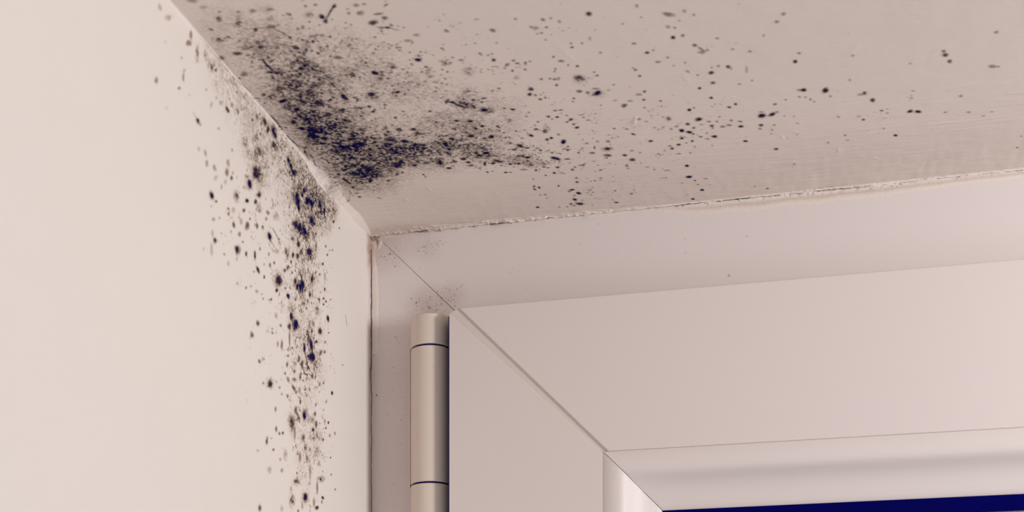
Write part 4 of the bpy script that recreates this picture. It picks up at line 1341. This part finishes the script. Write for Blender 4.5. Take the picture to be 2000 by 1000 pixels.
def growth(U, V, us, vs_, colonies, threads, tag, seed):
    """U,V 2D arrays (mm) with 1D axes us, vs_ ; returns growth 0..1"""
    D = np.zeros(U.shape, np.float32)
    edge = fbm(U, V, 1.6, seed, 3); fine = fbm(U, V, .9, seed+20, 2); grain = fbm(U, V, .62, seed+40, 2); clump = .75*fbm(U, V, 3.2, seed+60, 3)+.75*fbm(U, V, 10, seed+80, 2)
    def win(a0, a1, b0, b1):
        return slice(max(np.searchsorted(us, a0)-1, 0), np.searchsorted(us, a1)+1), slice(max(np.searchsorted(vs_, b0)-1, 0), np.searchsorted(vs_, b1)+1)
    for ln in colonies.strip().split('\n'):
        a, b, ax, ay, bx, by, st, hz = map(float, ln.split())
        k = 2.1
        ra = (abs(ax)+abs(bx))*k+.5; rb = (abs(ay)+abs(by))*k+.5
        si, sj = win(a-ra, a+ra, b-rb, b+rb)
        u = U[si, sj]-a; v = V[si, sj]-b
        if u.size == 0: continue
        det = ax*by-ay*bx
        if abs(det) < 1e-6: continue
        p = (u*by-v*bx)/det; q = (v*ax-u*ay)/det
        r = np.sqrt(p*p+q*q)
        if hz:
            f = np.exp(-1.15*r*r)
            t = np.clip(.38+1.4*grain[si, sj]+.8*fine[si, sj]+.8*clump[si, sj], 0, 1.3)
            val = st*f*(.20+1.0*t)
            val[r > 2.1] = 0
        else:
            rr = r*(1+.32*edge[si, sj]+.22*fine[si, sj])
            val = st*(1-sstep(.40, 1.42, rr))*(.92+.25*grain[si, sj])
            val = np.maximum(val, (.34*st if st > .5 else .2*st)*np.exp(-.75*r*r)*np.clip(.75+1.1*grain[si, sj]+.5*fine[si, sj], 0, 1.3))
        D[si, sj] = 1-(1-D[si, sj])*(1-np.clip(val, 0, .97))
    for ln in threads.strip().split('\n'):
        a0, b0, a1, b1, wd, st = map(float, ln.split())
        m = wd*2.2+.8
        si, sj = win(min(a0, a1)-m, max(a0, a1)+m, min(b0, b1)-m, max(b0, b1)+m)
        u = U[si, sj]; v = V[si, sj]
        L2 = (a1-a0)**2+(b1-b0)**2+1e-9
        t = np.clip(((u-a0)*(a1-a0)+(v-b0)*(b1-b0))/L2, 0, 1)
        d = np.hypot(u-a0-t*(a1-a0), v-b0-t*(b1-b0))/max(wd, .22)
        d = d*(1+.35*fine[si, sj])
        val = st*(1-sstep(.4, 1.5, d))*(.9+.3*grain[si, sj])
        D[si, sj] = 1-(1-D[si, sj])*(1-np.clip(val, 0, .97))
    R = np.random.default_rng(seed+5)
    cp = np.array(CLEAN) if tag == 'C' else None
    for ln in SPECKS.strip().split('\n'):
        wds = ln.split()
        if wds[0] != tag: continue
        a, b, ax, ay, bx, by, n, r0, r1, s0, s1 = map(float, wds[1:])
        par = R.normal(0, .62, (max(4, int(n)//7), 2))
        for _ in range(int(n)):
            g = par[R.integers(len(par))]+R.normal(0, .055, 2) if R.random() < .72 else R.normal(0, .66, 2)
            pa = a+ax*g[0]+bx*g[1]; pb = b+ay*g[0]+by*g[1]
            r = r0+(r1-r0)*R.random()**2.4; st = s0+(s1-s0)*R.random()**1.3
            el = 1+.5*R.random(); ca = R.random()*3.14
            if tag == 'C':
                if pa < 95 and pb > np.interp(pa, cp[:, 0], cp[:, 1])+R.normal(0, .8)-.6: continue
            else:
                if pa > -41+R.normal(0, 2.2)+(.0 if pb < -30 else -8): continue
            m = r*2.2+.4
            si, sj = win(pa-m, pa+m, pb-m, pb+m)
            u = U[si, sj]-pa; v = V[si, sj]-pb
            if u.size == 0: continue
            p = (u*math.cos(ca)+v*math.sin(ca))*el; q = -u*math.sin(ca)+v*math.cos(ca)
            rr = np.sqrt(p*p+q*q)/r*(1+.3*fine[si, sj])
            val = st*(1-sstep(.3, 1.5, rr))
            D[si, sj] = 1-(1-D[si, sj])*(1-np.clip(val, 0, .97))
    return D
# lower limit of the mould where the soffit was painted over (x, y)
CLEAN = [(-12, -14), (-1, -32), (5.4, -37), (12, -43), (18.5, -47), (26, -50), (33, -51.5), (52, -53), (63, -46), (74.5, -40.4), (84, -38.9), (95, -33.5)]

def film(name, PX, PY, PZ, nrm, D, mat, label, thr=.045):
    dm = np.maximum.reduce([D[:-1, :-1], D[1:, :-1], D[1:, 1:], D[:-1, 1:]])
    E = np.where(D < thr*.5, 0, D)
    o = link(grid_mesh(name, PX+nrm[0], PY+nrm[1], PZ+nrm[2], dm > thr, {'growth': np.clip((E-.02)/.95, 0, 1)}), name, mat)
    o['kind'] = 'stuff'; o['label'] = label; o['category'] = 'mould'
    return o

# ------------------------------------------------------------------ soffit (ceiling of the window reveal)
def axis(*segs):
    out = [segs[0][0]]
    for a, b, d in segs:
        n = max(1, int(round((b-a)/d))); out += list(a+(b-a)*np.arange(1, n+1)/n)
    return np.array(out)
def fillet_r(y):
    return .7+4.4*np.exp(-((y+54)/16.0)**2)+2.4*np.exp(-((y+20)/13.0)**2)
ax_x = axis((0, 1, .1), (1, 272, .3), (272, 900, 30))
ax_y = axis((-310, -185, 12), (-185, -1.0, .28))
U, V = np.meshgrid(ax_x, ax_y, indexing='ij')
r = fillet_r(V)*(1+.25*fbm(V, U*0+3, 9, 3, 3))
h = np.where(U < r, r-np.sqrt(np.maximum(r*r-(r-np.minimum(U, r))**2, 0)), 0)
flat = sstep(-62, -44, V); h = h*(1-flat)+flat*np.clip(r-U, 0, None)*.8
lump = .10*fbm(U, V, 14, 11, 3)+.05*vnoise(U, V, 9, 1.6, 15)*sstep(-95, -40, V)+.045*vnoise(U, V, 2.2, 7, 16)*sstep(-45, -15, V)
def ridge(x, y, dx, dy, wd, a):
    L2 = dx*dx+dy*dy; t = np.clip(((U-x)*dx+(V-y)*dy)/L2, -1, 1)
    d2 = (U-x-t*dx)**2+(V-y-t*dy)**2
    return a*np.exp(-d2/(wd*wd))*(1-.6*t*t)
# drips and blisters left in the paint (x, y, direction, width, height)
for a in ((125.3, -72.2, .8, -2.2, .45, .45), (181, -50, 1.4, .6, .4, .12), (176, -47, .3, 1.4, .35, .12), (228, -60, 4, -.6, .6, .12), (236, -69, 4, -1.2, .7, .12), (228, -95, 3, -1, 1.0, .14),
          (200, -101, 2, -3, 1.4, .08), (38, -37, .2, 1.8, .28, .22), (26, -30, .4, 1.5, .3, .22), (43, -33, .9, .1, .25, .18), (49, -32, 1.4, -.1, .22, .16), (44, -27, .8, .4, .25, .15),
          (108, -46, 1.6, -.6, .35, .35), (196, -32, .2, 2, .5, .12), (203, -34, 1.8, .3, .4, .10), (172, -27, 2, .8, .6, .1), (210, -22, 1.5, 1.2, .5, .12), (146, -95, .6, 4, .9, .06), (110, -120, 2, 6, 1.2, .07), (262, -60, 10, 0, .8, .12), (240, -44, 16, .3, .6, .12), (230, -38, 20, .2, .5, .10)):
    lump += ridge(*a)
lump *= sstep(0, 5, U)
PZ = -h-lump
wob = .5*vnoise(V, U*0, 7, 7, 31)*np.exp(-U/4.0)     # the corner line is not quite straight
grime = np.zeros_like(U)
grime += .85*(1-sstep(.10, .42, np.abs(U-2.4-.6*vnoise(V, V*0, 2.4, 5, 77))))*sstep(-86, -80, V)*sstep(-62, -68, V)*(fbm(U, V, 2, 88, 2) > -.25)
rust = .22*np.exp(-((U-20)/22.)**2-((V+3)/5.)**2)+.10*sstep(-60, -10, V)*(.5+.5*fbm(U, V, 12, 44))
ceil = link(grid_mesh('ceiling', U+wob*0, V, PZ, None, {'grime': np.clip(grime, 0, 1), 'rust': np.clip(rust, 0, 1)}), 'ceiling', M_CEIL)
ceil['kind'] = 'structure'
Dc = growth(U, V, ax_x, ax_y, SOFFIT_COLONIES, SOFFIT_THREADS, 'C', 100)
Dc *= np.where(U < r*.75, .55, 1)
film('mould', U, V, PZ, (0, 0, -.06), Dc, M_MOULD_C, 'blue-black mould speckled over the soffit above the window, thickest at the corner', .05)

# ------------------------------------------------------------------ left wall of the reveal
ay = axis((-310, -264, 9), (-264, -1, .36), (-1, -.45, .1))
az = axis((-900, -180, 24), (-180, -.0, .33))
U, V = np.meshgrid(ay, az, indexing='ij')       # U = y, V = z
PXw = .08*fbm(U, V, 18, 21, 3)
PXw = PXw*sstep(-.5, -6, U)*1.0
edge_gap = (.18+.28*np.abs(vnoise(V, V*0, 3.1, 4, 61))+.25*np.clip(vnoise(V, V*0, 1.1, 4, 62), 0, 1))*(1-.5*sstep(-75, -90, V))
chip = 1.3*np.exp(-((V+61)/2.4)**4)
near = sstep(-2.2, -.45, U)
PYw = U-near*(edge_gap+chip-.45)
grime = np.zeros_like(U)
grime += .95*np.exp(-((V+60.5)/3.2)**4)*sstep(-2.1, -1.2, U)
grime += .9*sstep(-1.0, -.6, U)*(vnoise(V, V*0, 2.1, 4, 66) > -.15)*(1-.75*sstep(-68, -74, V))
grime += .8*sstep(-3.6, -2.6, U)*(fbm(U, V, 1.0, 68, 2) > .30)*sstep(-14, -3, V)
rust = .95*sstep(-7, -4, U)*sstep(-20, -9, V)*(.55+.45*fbm(U, V, 1.8, 70))+.3*sstep(-5, -1, U)
wall = link(grid_mesh('wall_left', PXw, PYw, V, None, {'grime': np.clip(grime, 0, 1), 'rust': np.clip(rust, 0, 1)}), 'wall_left', M_WALL)
wall['kind'] = 'structure'
Dw = growth(U, V, ay, az, WALL_COLONIES, WALL_THREADS, 'W', 300)
Dw = Dw*(U < -4)
film('mould', PXw, PYw, V, (.06, 0, 0), Dw, M_MOULD_W, 'brown-black mould spots climbing the pale wall at the left of the window', .05)

def box_bm(bm, x0, x1, y0, y1, z0, z1):
    r = bmesh.ops.create_cube(bm, size=1)
    for v in r['verts']:
        v.co = Vector(((x0+x1)/2+v.co.x*(x1-x0), (y0+y1)/2+v.co.y*(y1-y0), (z0+z1)/2+v.co.z*(z1-z0)))*MM
def bm_obj(bm, name, mat, parent=None, bevel=0, seg=3, smooth=True):
    bmesh.ops.recalc_face_normals(bm, faces=bm.faces)
    me = bpy.data.meshes.new(name); bm.to_mesh(me); bm.free()
    if smooth: me.polygons.foreach_set('use_smooth', [True]*len(me.polygons))
    o = link(me, name, mat, parent)
    if bevel:
        md = o.modifiers.new('bevel', 'BEVEL'); md.width = bevel*MM; md.segments = seg; md.limit_method = 'ANGLE'; md.angle_limit = math.radians(40)
        md.harden_normals = True
    elif smooth:
        me.set_sharp_from_angle(angle=math.radians(35))
    return o
# masonry behind the plaster, and the room side of the wall round the reveal
bm = bmesh.new(); box_bm(bm, -60, -1.2, -311, 70, -900, 40); o = bm_obj(bm, 'wall_core', M_MASONRY, wall, smooth=False)
bm = bmesh.new(); box_bm(bm, -1.2, 900, -311, 70, .9, 60); o = bm_obj(bm, 'lintel', M_MASONRY, ceil, smooth=False)

# ------------------------------------------------------------------ window
win = bpy.data.objects.new('window_1', None); col.objects.link(win); win['kind'] = 'structure'
def prism(bm, pts, y0, y1):
    """polygon in x,z (mm) extruded from y0 to y1"""
    a = [bm.verts.new(Vector((x, y0, z))*MM) for x, z in pts]; b = [bm.verts.new(Vector((x, y1, z))*MM) for x, z in pts]
    bm.faces.new(a); bm.faces.new(b[::-1])
    n = len(pts)
    for i in range(n): bm.faces.new((a[i], b[i], b[(i+1) % n], a[(i+1) % n]))
XE, ZE = 640, -560
# fixed outer frame: head and jamb, mitred
bm = bmesh.new(); prism(bm, [(-14, 16), (XE, 16), (XE, -58), (60.1, -58)], 0, 60)
bm_obj(bm, 'frame_head', M_FRAME, win, .12)
bm = bmesh.new(); prism(bm, [(-14, 15.97), (59.72, -58), (58, -58), (58, ZE), (-14, ZE)], 0.05, 60)
bm_obj(bm, 'frame_jamb', M_FRAME, win, .12)
bm = bmesh.new(); prism(bm, [(-13, 14), (61, -58), (60, -60), (-14, 12)], .6, 10)
bm_obj(bm, 'joint_dirt', M_GAP, win)
# weather seal between sash and frame, plus added dark strips that deepen hinge shade
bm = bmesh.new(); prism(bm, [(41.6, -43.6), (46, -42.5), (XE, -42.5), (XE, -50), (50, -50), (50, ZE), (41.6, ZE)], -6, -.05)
prism(bm, [(34.4, -43.6), (40.4, -43.6), (40.4, ZE), (34.4, ZE)], -6, -.05)  # dark backing added to stand for deep shade beside the hinge barrel
prism(bm, [(39.9, -44), (40.6, -44), (40.6, ZE), (39.9, ZE)], -17.2, -5)  # added strip facing the barrel, cuts bounce to darken the hinge
bm_obj(bm, 'seal_and_shade_strips', M_SEAL, win, .2)

sash = bpy.data.objects.new('sash', None); col.objects.link(sash); sash.parent = win
def L(u): return -(43.0+.958*u)          # top end of the stile at inset u
bm = bmesh.new(); prism(bm, [(40.5, L(0)-.4), (40.9, L(.4)), (104.5, L(64)), (104.5, ZE), (40.5, ZE)], -18, -5)
bm_obj(bm, 'sash_stile', M_SASH, sash, .55)
bm = bmesh.new(); prism(bm, [(44.4, -41.2), (XE, -41.2), (XE, -103.9), (106.7, -103.9)], -18, -5)
bm_obj(bm, 'sash_rail', M_SASH, sash, .55)
bm = bmesh.new(); prism(bm, [(40.8, -43.0), (41.5, -42.4), (43.8, -41.3), (44.6, -41.4), (107.2, -103.8), (107, -106), (104, -106), (40.9, -43.6)], -17.2, -5)
bm_obj(bm, 'weld_groove', M_GROOVE, sash, .15)
# glazing beads: profile = inset, depth
prof = [(0, .4), (.0, 0.2), (.4, 0), (6.0, .1), (7.4, .4), (8.7, 1.3), (9.9, 2.8), (11.1, 4.5), (12.4, 5.9), (14, 7.2), (16, 8.3), (18.4, 9.3), (20.4, 10.1), (21.9, 11.0), (22.7, 12.0), (22.7, 13.5)]
def bead(name, head):
    bm = bmesh.new(); rows = []
    for u, d in prof:
        if head: a = (104.9+u, -18+d, -103.95-u); b = (XE, -18+d, -103.95-u)
        else: a = (104.6+u, -18+d, -103.95-u); b = (104.6+u, -18+d, ZE)
        rows.append((bm.verts.new(Vector(a)*MM), bm.verts.new(Vector(b)*MM)))
    for p, q in zip(rows, rows[1:]): bm.faces.new((p[0], q[0], q[1], p[1]))
    # closed at the back
    p, q = rows[-1], rows[0]; bm.faces.new((p[0], q[0], q[1], p[1]))
    o = bm_obj(bm, name, M_BEAD, sash); o.data.set_sharp_from_angle(angle=math.radians(60))
    return o
bead('glazing_bead', True); bead('glazing_bead', False)
bm = bmesh.new(); prism(bm, [(104.2, -103), (XE, -103), (XE, -110), (112, -110), (112, ZE), (104.2, ZE)], -17.0, -8)
bm_obj(bm, 'joint_dirt', M_SASH, sash)
bm = bmesh.new(); prism(bm, [(120, -118), (XE, -118), (XE, -132.4), (134, -132.4), (134, ZE), (120, ZE)], -6.4, -4.5)
bm_obj(bm, 'glass_gasket', M_SEAL, sash, .3)
m, nt, N, b = nodes('obscured_glass')
v = pos(nt)
b.inputs['Base Color'].default_value = (.62, .62, .60, 1); b.inputs['Roughness'].default_value = .35
b.inputs['Transmission Weight'].default_value = .55; b.inputs['IOR'].default_value = 1.45
bp = nt.nodes.new('ShaderNodeBump'); bp.inputs['Distance'].default_value = .0008; bp.inputs['Strength'].default_value = 1
nt.links.new(noise_n(nt, v, 900, 3, .7), bp.inputs['Height']); nt.links.new(bp.outputs[0], b.inputs['Normal'])
c = mix_c(nt, noise_n(nt, v, 1400, 2, .8), (.25, .24, .27), (.85, .84, .80)); nt.links.new(c, b.inputs['Base Color'])
bm = bmesh.new(); box_bm(bm, 119, XE, -4.4, -.4, ZE, -117); bm_obj(bm, 'glass_pane', m, sash, smooth=False)

# ------------------------------------------------------------------ dried paint and filler along the head joint
tx = axis((.4, 272, .3), (272, 640, 8))
tt = np.linspace(0, 1, 44)
U, T = np.meshgrid(tx, tt, indexing='ij')
# across: from the soffit (y=-4) into the corner, then down over the frame face
reach_c = 3.2-1.7*sstep(90, 140, U)+.7*fbm(U, U*0, 6, 131)+1.6*np.exp(-((U-22)/12.)**2)
reach_f = 1.7+1.0*fbm(U, U*0, 12, 133, 3)+3.8*sstep(112, 150, U)-2.0*sstep(190, 270, U)
s = (T-.45)
PY = np.where(s < 0, reach_c*s/.45, 0.0)
PZ = np.where(s > 0, -reach_f*s/.55, 0.0)
thick = (.5-.3*sstep(90, 140, U))*np.sin(np.pi*np.clip(T, 0, 1))**.7
rough_env = .16+.84*np.exp(-((U-50)/50.)**2)+.35*np.exp(-((U-190)/22.)**2)
n = fbm(U, T*9, 1.9, 141, 4)*.75+.35*np.clip(vnoise(U, T*6, 1.0, 1.2, 145), 0, 1)
bulk = thick*(1-.8*sstep(.5, .7, T))+1.0*rough_env*np.clip(n*1.5-.15, -.2, 1)*np.sin(np.pi*T)**.6*(1-.93*sstep(.46, .62, T))
core = np.exp(-(s/.14)**2)
PYf = PY-np.where(s > 0, np.minimum(bulk, .09+bulk*core*.8), bulk*.3)-core*.5
PZf = PZ-np.where(s < 0, bulk, bulk*core*.7)-core*.5
line = .46+.10*fbm(U, U*0, 9, 151, 2)+.025*vnoise(U, U*0, 1.2, 3, 152)
strong = np.clip(1.0*np.exp(-((U-20)/4.)**2)+1.0*((U > 44) & (U < 82))+.9*((U > 86) & (U < 112))+.55*((U > 112) & (U < 150))+.75*np.exp(-((U-158)/7.)**2)+.75*np.exp(-((U-197)/6.)**2)+.35, 0, 1)
broken = sstep(-.30, .05, vnoise(U, U*0, 4.3, 3, 153)+.6*strong-.25)
crack = (1-sstep(.020, .050, np.abs(T-line)*(1.35-.5*strong)))*broken*strong
PYf = PYf+crack*.5; PZf = PZf+crack*.5
bits = (fbm(U, T*9, 1.0, 155, 2) > .36)*np.exp(-((T-line)/.16)**2)*(.5+.4*strong)*(U > 14)
gr = np.clip(crack*1.0+bits*.75, 0, 1)
ru = np.clip(.35*np.exp(-((T-.72)/.10)**2)*sstep(100, 160, U)+.45*(fbm(U, T*9, 1.7, 157, 2) > .15)*np.exp(-((T-line-.05)/.13)**2)*rough_env+.3*np.exp(-((U-15)/16.)**2), 0, 1)
seal = link(grid_mesh('trim_1', U, PYf, PZf, None, {'grime': gr, 'rust': ru}), 'trim_1', M_FILL)
seal['kind'] = 'structure'

# flap of paint lapping from the wall on to the jamb, with the crack beside it
tz = axis((-900, -140, 20), (-140, -1.5, .35)); ts = np.linspace(0, 1, 16)**1.7
U, T = np.meshgrid(tz, ts, indexing='ij')
wd = np.where(U > -52, 3.0+.9*vnoise(U, U*0, 14, 3, 171)+.3*vnoise(U, U*0, 2, 3, 172), .45+.25*vnoise(U, U*0, 5, 3, 173))
wd = wd*(1-.45*np.exp(-((U+9)/5.)**2))
PX = -.4+T*(wd+.4)
PY = -.24*(1-T**6)-.05*vnoise(U, T*3, 2, 2, 175)
ln = .10+.26*np.abs(vnoise(U, U*0, 4.6, 3, 176))+.12*np.abs(vnoise(U, U*0, 1.1, 3, 177))
thin = 1-.35*sstep(-52, -60, U)
gr = (1-sstep(.14, .34, np.abs(PX-ln+.05)/thin))*sstep(-3, -5.5, U)
gr = np.clip(gr*(.95), 0, 1)*np.where((U < -4), 1, 0)
ru = np.clip(.6*sstep(-16, -6, U)*(.6+.4*fbm(U, T*4, 2, 178)), 0, 1)
o = link(grid_mesh('trim_2', PX, PY, U, None, {'grime': gr, 'rust': ru}), 'trim_2', M_FILL); o['kind'] = 'structure'

# lump of cracked filler right in the corner
us = np.linspace(0, 1, 70); vs2 = np.linspace(0, 1, 90)
U, V = np.meshgrid(us, vs2, indexing='ij')
X = U*6.5-.3; Z = -V*11.5+.2
rr = np.sqrt(((X-.6)/4.6)**2+((Z+2.2)/5.2)**2)
env = 1-sstep(.55, 1.1, rr)
n = fbm(X, Z, 2.4, 191, 3)
Y = .12-env*(.35+.9*n+.8*np.exp(-(X/1.3)**2-((Z+1)/2.5)**2))
ck = (1-sstep(.10, .27, np.abs(fbm(X, Z, 2.0, 195, 2))))*sstep(.1, .4, env)*np.exp(-((X-1.0)/1.9)**2)*np.exp(-((Z+1.2)/3.0)**2)
keep = (env[:-1, :-1] > .02)
o = link(grid_mesh('trim_3', X, Y+ck*.3, Z, keep, {'grime': np.clip(ck*1.1, 0, 1), 'rust': np.clip(.8*env+.25*n, 0, 1)}), 'trim_3', M_FILL); o['kind'] = 'structure'

# lint and fibres stuck to the frame around the hinge head
bm = bmesh.new(); R2 = np.random.default_rng(55)
def fibre(x, z, ang, ln, wd, curl):
    prev = None
    for i in range(7):
        t = i/6; a = ang+curl*t
        if i: x += math.cos(a)*ln/6; z += math.sin(a)*ln/6
        nx, nz = -math.sin(a)*wd*(1-.6*abs(2*t-1)), math.cos(a)*wd*(1-.6*abs(2*t-1))
        row = [bm.verts.new(Vector((x+nx, -.02, z+nz))*MM), bm.verts.new(Vector((x, -.02-wd*1.2, z))*MM), bm.verts.new(Vector((x-nx, -.02, z-nz))*MM)]
        if prev:
            for k in range(2): bm.faces.new((prev[k], row[k], row[k+1], prev[k+1]))
        prev = row
for cx, cz, sx, sz, n in ((27, -33, 5.5, 3.5, 60), (35.5, -27, 4.5, 4, 34), (26, -7, 6, 1.8, 34), (9, -9, 4, 4, 16), (12, -46, 5, 8, 14), (12, -80, 4, 25, 30), (90, -14, 60, 7, 14)):
    for _ in range(n):
        x = cx+sx*R2.normal(0, .7); z = cz+sz*R2.normal(0, .7)
        if z > -3.5 or x < 2: continue
        fibre(x, z, R2.uniform(0, 6.3), .2+.8*R2.random()**3, .04+.05*R2.random()**2, R2.normal(0, 1.2))
for x, z, s_ in ((20.5, -31.2, .45), (8.6, -9.2, .5), (11, -14.6, .3), (62, -22, .2), (69, -29, .22), (37.8, -34, .35), (30, -27.2, .3), (2.4, -69.8, .5)):
    fibre(x, z, 1.1, s_*1.5, s_*.42, .5)
o = bm_obj(bm, 'dust', flat_mat('lint', (.10, .055, .055), .9)); o['kind'] = 'stuff'; o['category'] = 'dust'
o['label'] = 'dark specks and fibres of dust stuck to the white window frame above the hinge'

# ------------------------------------------------------------------ hinge
hg = bpy.data.objects.new('window_hinge', None); col.objects.link(hg); hg.location = (30.4*MM, 0, -42*MM)
hg['label'] = 'cream plastic covered hinge barrel between the window frame and the white sash'
hg['category'] = 'hinge'
def dshape(cx, cy, r, left, n=48):
    """outline of barrel with straight flanks going back to the frame (x,y)"""
    pts = [(cx+r, -.6)]
    for i in range(n+1):
        a = -math.pi*i/n
        pts.append((cx+r*math.cos(a), cy+r*math.sin(a)))
    if left: pts += [(cx-r-left, cy+.8), (cx-r-left, -.6)]
    else: pts.append((cx-r, -.6))
    return pts
def column(name, pts, z0, z1, mat, bev, crown=0.0):
    bm = bmesh.new()
    a = [bm.verts.new(Vector((x, y, z0))*MM-hg.location) for x, y in pts]
    b = [bm.verts.new(Vector((x, y, z1))*MM-hg.location) for x, y in pts]
    bm.faces.new(a); bm.faces.new(b[::-1]); n = len(pts)
    for i in range(n): bm.faces.new((a[i], b[i], b[(i+1) % n], a[(i+1) % n]))
    o = bm_obj(bm, name, mat, hg, bev, 3); return o
CX, CY = 29.4, -7.0
column('hinge_cap', dshape(CX, CY, 8.75, .7), -41.3, -53.9, M_HINGE, .5)
column('hinge_sleeve', dshape(CX, CY, 8.7, 0), -54.6, -111.3, M_HINGE, .5)
column('hinge_cap', dshape(CX, CY, 8.75, .7), -112.0, -210, M_HINGE, .5)
column('hinge_pin', dshape(CX, CY, 7.8, 0), -43, -209, M_SEAL, 0)
column('back_plate', [(20.05, -8.6), (20.05, -.6), (20.55, -.6), (20.55, -8.6)], -53.5, -112.4, M_HINGE, .1)
